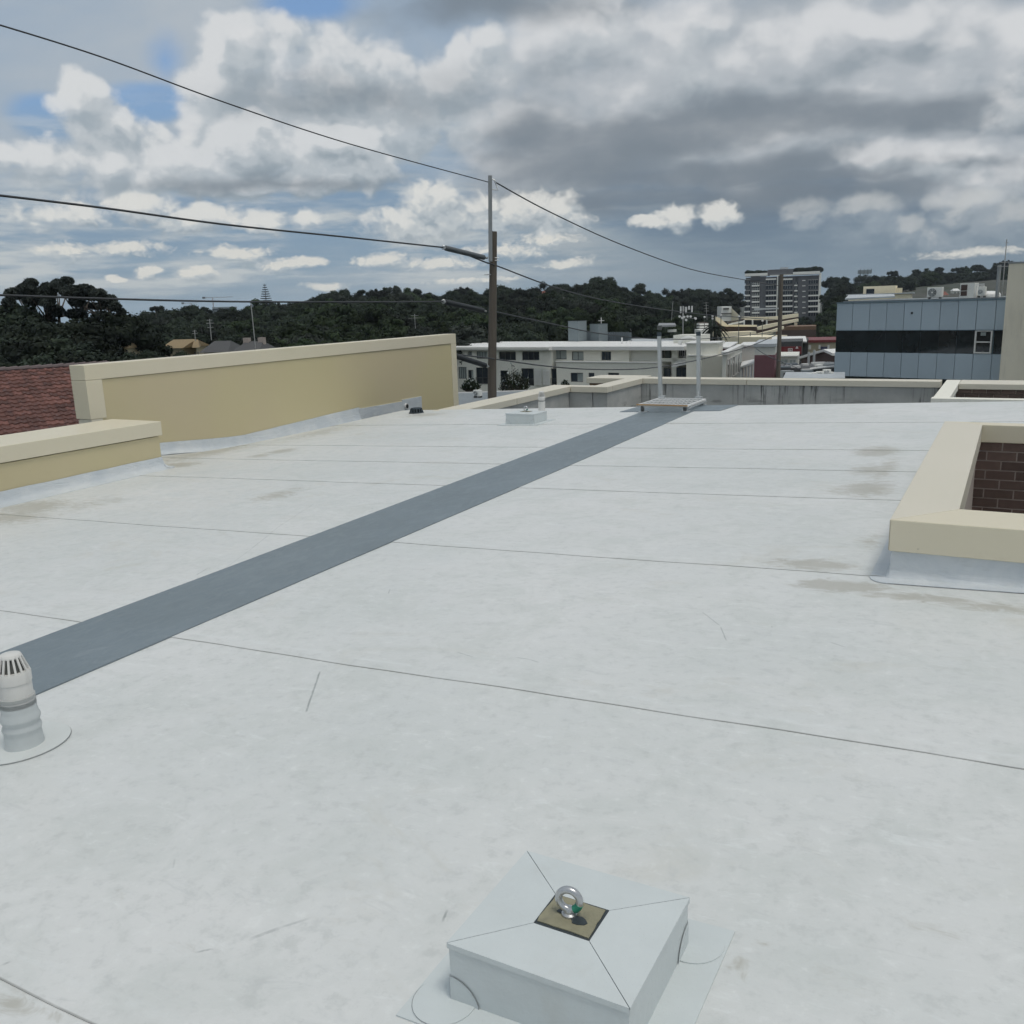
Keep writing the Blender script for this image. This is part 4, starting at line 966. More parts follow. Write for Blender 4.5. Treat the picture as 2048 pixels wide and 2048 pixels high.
# spreading eucalyptus at the left
def euc():
    D = 96; b = W(120, 700, D); T = thing('eucalyptus_tree', 'large spreading eucalyptus with gaps in its crown at the left edge', 'tree', (b.x, b.y, -12))
    m = MB(); Rr = random.Random(5); base = Vector((b.x, b.y, -12))
    cl = []
    pads = [(28,586,22,13),(52,578,20,13),(66,566,14,9),(84,590,24,15),(100,580,18,14),(112,566,12,8),(130,562,14,9),(118,574,18,10),(140,584,22,14),(165,582,20,12),(182,590,20,12),(200,590,18,12),(214,600,18,12),(228,612,13,10),(20,606,14,12),(34,618,14,8),(90,606,16,10),(68,600,20,12),(150,604,16,12),(196,612,16,8),(238,624,10,8),(172,612,12,9),(10,624,16,11),(110,622,18,12),(60,632,20,9),(150,628,22,10),(204,630,18,9),(30,640,20,10),(88,640,24,10),(232,636,14,8)]
    V = []; Fq = []; Rn = np.random.RandomState(3); k = 0
    me = MB()
    for (x, y, rx, ry) in pads:
        for sub in range(2):
            dd = Rr.uniform(-4.5, 4.5); P = W(x+Rr.uniform(-5, 5), y+Rr.uniform(-2, 2), D+dd); r1 = rx*D/FPX*.92; r2 = ry*D/FPX*.92
            cl.append(P)
            n = int(1500*(rx/20)*(ry/12)/1.2)
            d = Rn.normal(size=(n, 3)); d /= np.linalg.norm(d, axis=1)[:, None]
            c_ = np.array(P)+d*Rn.uniform(.2, 1.08, n)[:, None]**.5*np.array([r1, r1, r2])
            nr = Rn.normal(size=(n, 3)); nr /= np.linalg.norm(nr, axis=1)[:, None]
            t1 = np.cross(nr, Rn.normal(size=(n, 3))); t1 /= np.linalg.norm(t1, axis=1)[:, None]; t2 = np.cross(nr, t1)
            s = .085*Rn.uniform(.5, 1.4, n)[:, None]
            q = np.stack([c_-t1*s-t2*s*.5, c_+t1*s-t2*s*.5, c_+t1*s+t2*s*.5, c_-t1*s+t2*s*.5], 1).reshape(-1, 3)
            V.append(q); Fq.append(np.arange(len(q)).reshape(-1, 4)+k); k += len(q)
    allv = np.concatenate(V)-np.array(T.location)
    mesh = bpy.data.meshes.new('crown'); mesh.from_pydata(allv.tolist(), [], np.concatenate(Fq).tolist()); mesh.materials.append(MATS['leaf_euc'])
    o = bpy.data.objects.new('crown', mesh); col.objects.link(o); o.parent = T
    fork = W(118, 668, D); m.tube([base, base.lerp(fork, .5)+Vector((.3, 0, 0)), fork], [.42, .36, .30], 8)
    hubs = [W(70, 632, D), W(118, 634, D+1), W(160, 632, D), W(95, 640, D-2), W(205, 634, D)]
    for h in hubs: m.tube([fork, fork.lerp(h, .5)+Vector((0, 0, -.25)), h], [.24, .19, .14], 6)
    for P in cl:
        h = min(hubs, key=lambda q_: (q_-P).length); mid = h.lerp(P, .55)+Vector((Rr.uniform(-.3, .3), 0, -.3))
        m.tube([h, mid, P], [.11, .07, .03], 5, cap=False)
    m.build('trunk', 'bark', T)
euc()
# lone stem with a small umbrella head, and the norfolk pine
P = W(309, 612, 215)
T = thing('tree', 'slender tree with a tiny umbrella crown standing above the left ridge', 'tree', (P.x, P.y, P.z-12))
me, cs = crown_mesh('crown_umbrella', 77, 'leaf_grey', nclump=14, flat=.5, umbrella=True, hollow=.5)
o = bpy.data.objects.new('crown', me); col.objects.link(o); o.parent = T; o.location = (0, 0, 11.3); o.scale = (1.1, 1.1, 1.2)
MB().tube([(P.x, P.y, P.z-12), (P.x+.2, P.y, P.z)], [.14, .05], 6).build('trunk', 'bark', T)
P = W(529, 567, 290)
T = thing('norfolk_pine', 'tall tiered norfolk pine rising above the left ridge', 'tree', (P.x, P.y, P.z-22))
m = MB(); m.tube([(P.x, P.y, P.z-22), (P.x, P.y, P.z)], [.35, .04], 6); m.build('trunk', 'bark', T)
m = MB()
for k in range(20):
    zz = P.z-.6-k*.68; L_ = .45+.22*k if k < 14 else 3.6-.1*(k-14)
    for j in range(8):
        a = j*math.pi/4+k*.4; dv = Vector((math.cos(a), math.sin(a), 0)); s0 = Vector((P.x, P.y, zz))
        e = s0+dv*L_+Vector((0, 0, .10*L_)); m.bar(s0, e, .12, .09)
        for q_ in range(3, 10):
            c_ = s0.lerp(e, q_/10); sd_ = dv.cross(Vector((0, 0, 1)))*(.16+.10*L_*(1-q_/12))
            m.bar(c_-sd_+Vector((0, 0, .12)), c_+sd_+Vector((0, 0, .12)), .12, .10)
m.build('branches', 'leaf_grey', T)

# ---------------------------------------------------------------- buildings
def block(name, label, cat, x0, D0, x1, D1, ytop, mat_, depth=10, zb=-12, wallname='wall', roof=None, over=.0, rt=.15, group=None, holes=(), yref=None):
    lat = (x1-x0)/FPX*D0
    if abs(D1-D0) > .5*lat and x0 > 1300: D1 = D0-.3*lat
    fr = facade(x0, D0, x1, D1, yref or ytop); zt = zat((x0+x1)/2, ytop, (2/(1/D0+1/D1)))
    T = thing(name, label, cat, fr.p(fr.w/2, -depth/2, zb), group)
    m = MB(); hs = [fr.rect(*h) for h in holes]
    if hs:
        m.wall(fr, 0, fr.w, zb, zt, .35, hs)
        m.box(0, .35, -depth, -.352, zb, zt, fr); m.box(fr.w-.35, fr.w, -depth, -.352, zb, zt, fr); m.box(.352, fr.w-.352, -depth, -depth+.3, zb, zt, fr)
        m.box(.353, fr.w-.353, -depth+.302, -.353, zt-.2, zt-.003, fr); m.box(.353, fr.w-.353, -depth+.302, -2.2, zb, zt-.203, fr)
    else: m.box(0, fr.w, -depth, 0, zb, zt, fr)
    m.build(wallname, mat_, T)
    if roof: MB().box(-over, fr.w+over, -depth-over, over, zt+.002, zt+rt, fr).build('roof', roof, T)
    return T, fr, zt, hs
def boxes_px(fr, rects, b0, b1, name, mat_, parent):
    for r_ in rects:
        a0, a1, c0, c1 = fr.rect(*r_); MB().box(a0, a1, b0, b1, c0, c1, fr).build(name, mat_, parent)

# --- white apartment block behind the pole
holes1 = [(915,920,703,708.5),(935.6,944,703,712),(952.5,975,703,717.5),(997.7,1031.5,703,720.5),(1044,1078.4,703,720.5),
          (917,933.5,734,757.5),(936,947,740,766),(952,976,735,768),(1001,1016,741,780),(1043,1068,736.7,771),(1102,1112,737,771)]
AD0, AD1 = 120.0, 109.0
ab, f1, zt, hs = block('apartment_block', 'long white two storey apartment block with flat overhanging roof beyond the utility pole', 'building', 860, 122, 1104, 111.2, 700, 'white_wall', 12, holes=holes1)
cur = [(0,), (0, 1), (0, 1, 2, 3), (), (), (0, 1, 2, 3), (1,), (), (), (), ()]
pn = [1, 2, 4, 3, 3, 4, 2, 2, 1, 2, 1]
for h, c_, n_ in zip(hs, cur, pn): window(f1, h, ab, n_, curtains=c_, rec=.18, fw=.07)
zs = zt
# second volume, set back
f2 = Fr(f1.p(f1.w+.002, 0, 0), f1.u, f1.n); f2.w = 9.6
holes2 = [(1105.5,1133,700.5,718.5),(1143.6,1167,703,721),(1202.6,1222,703,720.5)]
f2b = f2.off(-.8); h2 = [f2b.rect(*h) for h in holes2]
w2 = f2b.px(1258, 710)[0]; z724 = f2.px(1180, 724)[1]
m = MB().wall(f2b, 0, w2, z724, zt, .35, h2); m.box(0, w2, -11, -.36, z724, zt, f2b)
m.build('wall', 'white_wall', ab)
for h, n_, c_ in zip(h2, (2, 2, 3), ((0, 1), (0, 1), ())): window(f2b, h, ab, n_, curtains=c_, rec=.15, fw=.07, glass='glass_blue')
w3 = f2b.px(1316, 710)[0]
MB().box(w2+.002, w3, -11, -.5, z724, zt, f2b).build('wall', 'white_wall2', ab)
f2c = f2.off(.35); holes3 = [(1141,1166,745.6,764),(1177,1188.6,745.6,754.5),(1216,1238,745.6,754.5)]
h3 = [f2c.rect(*h) for h in holes3]; a5 = f2c.px(1316, 740)[0]; a4 = f2c.px(1113, 740)[0]
m = MB().wall(f2c, a4, a5, -12, z724-.02, .35, h3); m.box(a4, a5, -10, -.36, -12, z724-.06, f2c); m.build('wall', 'white_wall', ab)
MB().box(a4-.05, a5+.1, -.3, .12, z724-.02, z724+.09, f2c).build('string_course', 'white_roof', ab)
for h, n_, c_ in zip(h3, (2, 1, 1), ((1,), (), ())): window(f2c, h, ab, n_, curtains=c_, rec=.15, fw=.07, glass='glass_blue')
# louvred screens and balcony rail
for (x0, x1) in ((1068.5, 1084.6), (1085.9, 1101.5)):
    a0, a1, c0_, c1_ = f1.rect(x0, x1, 737, 771.5); sc_ = MB().box(a0, a1, .06, .10, c0_, c1_, f1).build('screen', 'white_wall2', ab)
    k = 0
    while c0_+.1+k*.17 < c1_-.15:
        MB().box(a0+.08, a1-.08, .10, .16, c0_+.1+k*.17, c0_+.17+k*.17, f1).build('slat', 'white_roof', sc_); k += 1
for (x0, x1, y0, y1) in ((952, 976, 755, 769), (1043, 1068, 757, 771), (1102, 1112, 757, 771)):
    a0, a1, c0_, c1_ = f1.rect(x0, x1, y0, y1); m = MB(); m.box(a0, a1, .02, .06, c1_-.05, c1_, f1); n_ = int((a1-a0)/.16)
    for k in range(n_+1): m.box(a0+k*(a1-a0)/n_-.012, a0+k*(a1-a0)/n_+.012, .02, .05, c0_, c1_-.05, f1)
    m.build('balcony_rail', 'frame_dark', ab)
# right end: bays under the slab
def bay(x0, x1, y0, y1, b, mat_, nm='wall', parent=ab, f=None):
    f = f or f2b; a0, a1, c0_, c1_ = f.rect(x0, x1, y0, y1); return MB().box(a0, a1, b-.3, b, c0_, c1_, f).build(nm, mat_, parent)
bay(1316, 1380, 697, 757, -2.5, 'grey_wall'); bay(1340, 1352, 697, 757, -.4, 'white_wall'); bay(1316, 1322, 697, 724, -.5, 'frame_dark', 'downpipe')
window(f2b.off(-1.8), f2b.off(-1.8).rect(1323, 1340, 697, 719), ab, 1, glass='curtain')
window(f2b.off(-1.2), f2b.off(-1.2).rect(1353, 1369, 696, 713), ab, 4, frame='frame_white')
bay(1368, 1374, 694, 716, -.9, 'white_wall'); bay(1316, 1378, 717, 724, -.4, 'white_wall')
window(f2b.off(-.2), f2b.off(-.2).rect(1315, 1341, 736, 757), ab, 2, glass='glass_blue'); window(f2b.off(-.2), f2b.off(-.2).rect(1352, 1374, 735, 757), ab, 2, glass='glass_blue')
bay(1376, 1380, 734, 757, .3, 'frame_white', 'post'); bay(1382, 1392, 732, 757, .2, 'white_wall'); bay(1393, 1404, 730, 757, -.4, 'glass_blue', 'pane')
# roof slab with rounded right end, and the lower skirt roof
m = MB(); a9 = f2b.px(1374, 696)[0]
m.box(-4, f1.w-.002, -12.5, .7, zt+.003, zt+.42, f1); m.box(f1.w, f1.w+w2+ (a9-w2), -12, .0, zt+.003, zt+.42, f1)
m.build('roof', 'white_roof', ab)
MB().box(-4, f1.w, .66, .78, zt+.10, zt+.36, f1).build('gutter', 'white_wall2', ab)
a0, a1, c0_, c1_ = f2b.rect(1352, 1406, 716, 730)
m = MB(); q = [f2b.p(a0, 1.2, c0_), f2b.p(a1, 1.2, c1_-.2), f2b.p(a1+.5, -2, c1_+.35), f2b.p(a0+.3, -2, c1_+.2)]
m.add(q+[v-Vector((0, 0, .18)) for v in q], [(0, 1, 2, 3), (0, 4, 5, 1), (1, 5, 6, 2), (3, 2, 6, 7), (0, 3, 7, 4)]); m.build('skirt_roof', 'white_roof', ab)
pts = [f2b.p(f2b.px(1355+18*math.cos(a), 690)[0], -3, zt+.45+.75*math.sin(a)) for a in np.linspace(0, math.pi, 9)]
MB().tube(pts, .22, 8).build('curved_duct', 'white_roof', ab)
MB().box(f2b.px(1302, 690)[0], f2b.px(1357, 690)[0], -9, -6, zt+.43, zt+1.35, f2b).build('roof_box', 'white_wall2', ab)

# --- roof plant: two grey risers and a louvred screen
for (x0, x1, y, lab) in ((1136, 1165, 642, 'left and taller of two grey sheet metal risers above the white block'), (1179.5, 1206, 648, 'right and shorter of two grey sheet metal risers above the white block')):
    fr = facade(x0, 124, x1-9, 122.6, y); z1 = zat(x0, y, 124)
    T = thing('plant_riser', lab, 'roof plant', fr.p(1, -1, zt+.4), 'grey rooftop risers')
    MB().box(0, fr.w, -1.6, 0, zt-2, z1, fr).build('casing', 'duct_grey', T)
    for k in range(3): MB().box(-.02, fr.w+.02, -1.62, .02, z1-.05-k*1.25, z1-k*1.25, fr).build('flange', 'louvre_grey', T)
    if x0 > 1170:
        q = fr.p(fr.w*.8, -.8, z1); MB().tube([q, q+Vector((0, 0, .8))], .05, 6).build('aerial', 'white_metal', T); MB().bar(q+HR*-.4+Vector((0, 0, .4)), q+HR*.4+Vector((0, 0, .4)), .06).build('aerial', 'white_metal', T)
fr = facade(1160, 134, 1262, 128, 676)
T = thing('plant_screen', 'grey slatted metal plant screen beside the risers', 'screen', fr.p(3, 0, -5)); y0s = zat(1160, 664, 134); y1s = zat(1262, 665, 128)
MB().box(0, fr.w, -.12, -.05, -5.5, y0s-.1, fr).build('backing', 'duct_grey', T)
sl = MB().box(0, .12, -.05, .06, -5.5, y0s, fr).build('slat', 'louvre_grey', T); n_ = int(fr.w/.3)
for k in range(1, n_):
    o = sl.copy(); col.objects.link(o); o.parent = T; o.location = fr.u*(k*.3)
fr = facade(1255, 140, 1330, 136, 684)
T, fr, z_, _ = block('roof_shed', 'low dark metal roof beyond the white block beside the plant screen', 'building', 1165, 150, 1350, 142, 684, 'duct_grey', 8, -12, roof='metal_roof', over=.2)
q = W(1244, 690, 112); T = thing('roof_aerial', 'white bent vent pipes standing on the white block roof', 'vent pipe', (q.x, q.y, zt+.42))
MB().tube([(q.x, q.y, zt+.42), (q.x, q.y, q.z+.9)], .09, 6).build('pipe', 'white_metal', T)
MB().tube([q+HR*.5+Vector((0, 0, -.1)), q+HR*.5+Vector((0, 0, .35)), q+HR*1.0+Vector((0, 0, .55)), q+HR*1.0+Vector((0, 0, -.3))], .05, 6).build('pipe', 'white_metal', T)

# --- grey flat roof below the parapet, its air conditioner and shrubs
z5 = -5.5
m = MB(); fr = Fr(W(855, 783, 74)*1, HR, -HF); fr.O.z = 0
T = thing('flat_roofed_annex', 'low annex with a plain grey flat roof in front of the white block', 'building', fr.p(8, 10, -12))
MB().box(0, 12, 0, 44, -12, z5, fr).build('wall', 'grey_wall', T); MB().box(-.1, 12.1, -.1, 44, z5+.003, z5+.06, fr).build('roof', 'grey_roof', T)
MB().box(-.1, 12.1, -.25, -.1, z5-.1, z5+.13, fr).build('roof_edge', 'white_roof', T)
def ac_unit(C, wx, dy, h, u, nrm, label, scale_leg=.12, group=None):
    f = Fr((C.x, C.y, 0), u, nrm); z0 = C.z; T = thing('air_conditioner', label, 'air conditioner', C, group)
    MB().box(-wx/2, wx/2, -dy, 0, z0+scale_leg, z0+h, f).build('casing', 'ac_white', T, bev=.02)
    for s in (-1, 1): MB().box(s*wx*.36-.04, s*wx*.36+.04, -dy, .02, z0, z0+scale_leg, f).build('foot', 'frame_dark', T)
    c0 = f.p(-wx*.14, .002, z0+h*.55); r = min(wx*.30, h*.36)
    MB().tube([c0, c0+f.n*.03], r, 24).build('fan_recess', 'frame_dark', T)
    ring = MB()
    for rr in (r, r*.75, r*.5):
        ring.tube([c0+f.n*.035+f.u*(rr*math.cos(a))+Vector((0, 0, rr*math.sin(a))) for a in np.linspace(0, 2*math.pi, 25)], .012, 5, cap=False)
    for k in range(8):
        a = k*math.pi/4; ring.bar(c0+f.n*.04, c0+f.n*.04+f.u*(r*math.cos(a))+Vector((0, 0, r*math.sin(a))), .02, .015)
    ring.build('fan_guard', 'galv', T)
    MB().tube([c0+f.n*.03, c0+f.n*.06], r*.22, 14).build('fan_hub', 'ac_white', T)
    MB().box(wx*.22, wx*.44, .0, .03, z0+h*.3, z0+h*.8, f).build('service_panel', 'ac_white', T)
    return T
q = W(953, 790, 70); q.z = z5+.06
ac_unit(q, .62, .35, .58, (HR*.8-HF*.6).normalized(), (-HF*.8-HR*.6).normalized(), 'small white air conditioner on the grey annex roof left of the pole')
def shrub(px, y0, y1, D, wpx, label, seed, spiky=True):
    top = W(px, y0, D); bot = W(px, y1, D); h = top.z-bot.z; r = wpx/2*D/FPX; Rn = random.Random(seed)
    T = thing('shrub', label, 'shrub', (bot.x, bot.y, bot.z)); m = MB(); g = MB(); tips = MB()
    for k in range(170):
        a = Rn.uniform(0, 6.28); rr = r*math.sqrt(Rn.random())*.95; hh = h*(1-.65*(rr/r)**1.6)*Rn.uniform(.45, 1.02)
        s0 = Vector((bot.x+math.cos(a)*rr*.5, bot.y+math.sin(a)*rr*.5, bot.z)); e = Vector((bot.x+math.cos(a)*rr, bot.y+math.sin(a)*rr, bot.z+hh))
        m.tube([s0, e], [.02, .008], 3, cap=False)
        for j in range(7):
            c_ = s0.lerp(e, 1-.085*j); d = Vector((Rn.uniform(-1, 1), Rn.uniform(-1, 1), Rn.uniform(.4, 1.5))).normalized()
            sd_ = d.cross(Vector((Rn.uniform(-1, 1), Rn.uniform(-1, 1), .1))).normalized()*.045; L_ = Rn.uniform(.16, .3)
            (tips if j == 0 and Rn.random() < .45 else g).add([c_, c_+d*L_*.5+sd_, c_+d*L_, c_+d*L_*.5-sd_], [(0, 1, 2, 3)])
    m.build('stems', 'bark', T); g.build('foliage', 'leaf_mid', T); tips.build('pale_tips', 'curtain', T)
shrub(1030, 727, 790, 78, 66, 'upright shrub with pale leaf tips against the white block right of the pole', 1)
shrub(942, 755, 783, 80, 40, 'straggly dark shrub by the balcony left of the utility pole', 2)
shrub(1130, 762, 775, 84, 14, 'tiny bare shrub on the parapet line under the apartment windows', 3)

# --- terrace running right from the white block
T, fr, z_, _ = block('rooftop_room', 'pale grey rooftop room at the right end of the white block', 'building', 1373, 99.5, 1437, 98.3, 687.5, 'white_wall', 3.5, -8, roof='white_roof', over=.12, rt=.12)
boxes_px(fr, [(1376, 1434, 709.5, 711.5)], 0, .15, 'ledge', 'white_roof', T)
T, fr, z_, _ = block('terrace_house', 'plain putty coloured end wall below the rooftop room', 'building', 1404, 97.4, 1447, 96.6, 712.5, 'grey_wall', 4, -12)
T, fr, z_, _ = block('terrace_house', 'narrow maroon wall between putty and white facades', 'building', 1437, 104, 1456, 102, 697, 'maroon', 12, -12, roof='white_roof', over=.2)
boxes_px(fr, [(1447, 1452, 720, 757)], .3, 1.2, 'return_wall', 'maroon', T)
# white gridded facade, strongly foreshortened
fr = facade(1453, 91, 1484, 104, 710); zt2 = fr.px(1468, 702)[1]
T = thing('terrace_house', 'white facade with gridded panes seen at a steep angle', 'building', fr.p(2, -3, -12))
MB().box(0, fr.w, -.4, 0, -12, zt2, fr).build('wall', 'white_wall2', T); MB().box(-.2, fr.w+.2, -.5, .15, zt2+.002, zt2+.3, fr).build('roof', 'white_roof', T)
for i in range(6):
    for z0, z1 in ((zt2-2.6, zt2-.5), (zt2-5.6, zt2-3.4)):
        a = .6+i*(fr.w-1)/6; window(fr, (a, a+(fr.w-1)/6-.5, z0, z1), T, 1, glass='curtain' if (i+int(z0)) % 2 else 'glass_dark', frame='frame_white', rec=-.04)
T, fr, z_, _ = block('terrace_house', 'white upper wall behind the sloping pale awning roof', 'building', 1480, 112, 1515, 108, 693, 'white_wall', 8, -12, roof='white_roof', over=.15)
# awning roof on posts
fr = facade(1483, 96, 1510, 92, 730)
T = thing('veranda', 'pale sloping awning roof on white posts left of the maroon wall', 'veranda', fr.p(1, -1, -12))
m = MB(); q = [W(1481, 733, 93), W(1513, 722, 88), W(1510, 718, 99), W(1484, 723, 104)]
m.add(q+[v-Vector((0, 0, .2)) for v in q], [(0, 1, 2, 3), (0, 4, 5, 1), (1, 5, 6, 2), (2, 6, 7, 3), (3, 7, 4, 0)]); m.build('roof', 'white_roof', T)
for i in range(5):
    q = W(1485+i*6, 735-i*2.4, 93-i); MB().tube([(q.x, q.y, -12), (q.x, q.y, q.z)], .10, 6).build('post', 'white_metal', T)
MB().box(0, fr.w, -3.2, -3, -12, -6.2, fr).build('shopfront', 'glass_blue', T)
T, fr, z_, _ = block('terrace_house', 'dull maroon corrugated wall with a pale band above beside the second pole', 'building', 1509, 88, 1550, 86, 710, 'maroon', 9, -12)
MB().box(0, fr.w, -9, -.02, z_+.002, z_+.75, fr).build('upper_band', 'white_wall2', T); MB().box(-.1, fr.w+.1, -9, .1, z_+.76, z_+1.05, fr).build('roof', 'metal_roof', T)
n_ = 16
for k in range(n_): MB().box(k*fr.w/n_, k*fr.w/n_+.04, .0, .03, -11, z_-.02, fr).build('rib', 'maroon', T)
# red sign shop
T, fr, z_, _ = block('shop', 'dark shop with a red sign board right of the second pole', 'building', 1556, 150, 1604, 146, 683, 'dark_roof', 10, -12)
boxes_px(fr, [(1557, 1603, 693, 708.5)], .0, .2, 'sign_board', 'red_sign', T)
a0, a1, c0_, c1_ = fr.rect(1576, 1585, 696.5, 706)
m = MB(); m.box(a0, a1, .2, .24, c1_-.1, c1_, fr); m.box(a0, a1, .2, .24, c0_, c0_+.1, fr); m.box(a0, a0+.1, .2, .24, c0_+.1, c1_-.1, fr); m.box(a1-.1, a1, .2, .24, c0_+.1, c1_-.1, fr)
m.box((a0*2+a1)/3, (a0*2+a1)/3+.14, .2, .24, c0_+.15, c1_-.15, fr); m.box((a0*2+a1)/3+.15, a1-.15, .2, .24, (c0_+c1_)/2-.05, (c0_+c1_)/2+.06, fr)
m.build('sign_emblem', 'sign_white', T)
m = MB(); q = fr.rect(1591, 1597, 692, 697); m.prism([(0, 0), (1, 0), (1, 1)], 0, 1) if False else None
m.add([fr.p(q[0], .22, q[2]), fr.p(q[1], .22, q[2]), fr.p((q[0]+q[1])/2, .22, q[3]), fr.p(q[0], .26, q[2]), fr.p(q[1], .26, q[2]), fr.p((q[0]+q[1])/2, .26, q[3])], [(0, 1, 2), (3, 4, 5), (0, 1, 4, 3), (1, 2, 5, 4), (2, 0, 3, 5)]); m.build('sign_emblem', 'sign_white', T)
boxes_px(fr, [(1568, 1574, 697, 706)], .2, .22, 'sign_emblem', 'red_trim', T)
T, fr, z_, _ = block('shop', 'long white sheet roof above the red sign shop', 'building', 1543, 165, 1616, 158, 681, 'dark_roof', 10, -12)
m = MB(); q = [W(1541, 683, 164), W(1614, 683, 157), W(1611, 672, 172), W(1545, 673, 178)]
m.add(q+[v-Vector((0, 0, .25)) for v in q], [(0, 1, 2, 3), (0, 4, 5, 1), (1, 5, 6, 2), (2, 6, 7, 3), (3, 7, 4, 0)]); m.build('roof', 'white_roof', T)
# grey-white shop under the sign
T, fr, z_, _ = block('shop', 'pale grey building with small windows under the red sign', 'building', 1557, 120, 1597, 117, 711, 'white_wall2', 8, -12)
for r_ in ((1560, 1576, 718, 729), (1579, 1592, 719, 729)): window(fr, fr.rect(*r_), T, 2, frame='frame_white', glass='curtain', rec=-.05)
boxes_px(fr, [(1557, 1597, 711, 713)], 0, .3, 'cornice', 'white_roof', T)
# beige hall with red trim
T, fr, z_, _ = block('hall', 'beige hall with a red roof edge left of the blue panelled building', 'building', 1604, 170, 1675, 160, 685, 'beige_wall', 12, -12)
MB().box(-.2, fr.w+.2, -12, .3, z_, z_+.45, fr).build('roof_edge', 'red_trim', T)
for r_, mt in (((1617, 1622, 690, 699), 'white_metal'), ((1637, 1641, 690, 698), 'white_metal'), ((1655, 1659, 690, 698), 'white_metal'), ((1641.5, 1654.5, 693, 700), 'navy')): boxes_px(fr, [r_], 0, .2, 'sign_board' if mt == 'navy' else 'vent_box', mt, T)
# brick gable house
fr = facade(1603, 112, 1668, 105, 715)
T = thing('brick_house', 'dark brick gabled building with white roof edges left of the blue building', 'building', fr.p(2, -4, -12))
zl = fr.px(1604, 713)[1]; zr_ = fr.px(1667, 710)[1]; zp = fr.px(1652, 703)[1]; ap = fr.px(1652, 705)[0]
pr = [(0, -12), (fr.w, -12), (fr.w, zr_), (ap, zp), (0, zl-.2)]
m = MB(); m.add([fr.p(a, 0, c_) for a, c_ in pr]+[fr.p(a, -9, c_) for a, c_ in pr], [tuple(range(5)), tuple(reversed(range(5, 10)))]+[(i, i+5, (i+1) % 5+5, (i+1) % 5) for i in range(5)]); m.build('wall', 'brick_far', T)
m = MB()
for (a, b) in (((-.3, zl-.35), (ap, zp)), ((ap, zp), (fr.w+.2, zr_-.05))):
    m.add([fr.p(a[0], .35, a[1]), fr.p(b[0], .35, b[1]), fr.p(b[0], -9, b[1]), fr.p(a[0], -9, a[1]), fr.p(a[0], .35, a[1]+.28), fr.p(b[0], .35, b[1]+.28), fr.p(b[0], -9, b[1]+.28), fr.p(a[0], -9, a[1]+.28)], [(0, 1, 5, 4), (1, 2, 6, 5), (2, 3, 7, 6), (3, 0, 4, 7), (4, 5, 6, 7), (0, 3, 2, 1)])
m.build('roof', 'white_roof', T)
for r_ in ((1648, 1652, 723, 729), (1655, 1658, 723, 729), (1660, 1663, 723, 729)): window(fr, fr.rect(*r_), T, 1, frame='frame_white', rec=-.05)
for x in (1617, 1628): q = W(x, 722, 106); MB().tube([(q.x, q.y, -12), (q.x, q.y, zat(x, 700 if x > 1620 else 704, 106))], .14, 8).build('flue', 'galv', T); 
# chopped up low roofs with plant
def rooftop(x0, x1, y0, y1, D0, D1, mat_, label, name='low_building'):
    q = [W(x0, y1, D0), W(x1, y1, D0), W(x1, y0, D1), W(x0+6, y0, D1)]; zz = min(v.z for v in q)
    T = thing(name, label, 'building', (q[0].x, q[0].y, -12))
    m = MB(); m.add([tuple(v) for v in q]+[(v.x, v.y, -12) for v in q], [(0, 1, 2, 3), (0, 4, 5, 1), (1, 5, 6, 2), (2, 6, 7, 3), (3, 7, 4, 0)]); m.build('roof', mat_, T)
    return T
rooftop(1566, 1690, 744, 756, 56, 66, 'metal_roof', 'pale blue grey ribbed metal roof in front of the blue building')
rooftop(1555, 1680, 728, 736, 84, 104, 'dark_roof', 'dark cluttered flat roof behind the pale metal roof')
Rr = random.Random(9)
for i in range(26):
    x = Rr.uniform(1562, 1668); y = Rr.uniform(733, 748)-(x-1560)*.05; D = 100-(y-733)*1.6; q = W(x, y, D)
    T = thing('roof_vent_box', 'small pale plant box among the clutter between the second pole and the blue building', 'roof plant', q, 'small plant boxes on the cluttered roofs')
    s_ = Rr.uniform(.25, .7); f = Fr((q.x, q.y, 0), HR, -HF)
    MB().box(-s_, s_, -.5, 0, q.z-.6, q.z+Rr.uniform(.1, .5), f).build('casing', Rr.choice(['white_roof', 'galv', 'louvre_grey', 'ac_white', 'metal_roof']), T)
    MB().box(-s_*.7, s_*.7, 0, .03, q.z-.5, q.z, f).build('grille', 'frame_dark', T)
for i, (x, y) in enumerate(((1622, 752), (1632, 750), (1641, 748), (1655, 744), (1660, 749), (1648, 753))):
    q = W(x, y, 63); ac_unit(q-Vector((0, 0, .25)), .5, .3, .42, HR, -HF, 'small weathered condenser in the row at the foot of the blue building', group='condensers at the foot of the blue building')
q = W(1610, 726, 96)
T = thing('roof_beam', 'long white pipe run crossing the low roofs left of the blue building', 'pipe'); MB().tube([W(1620, 738, 84), W(1668, 733, 84)], .12, 6).build('pipe', 'white_metal', T)

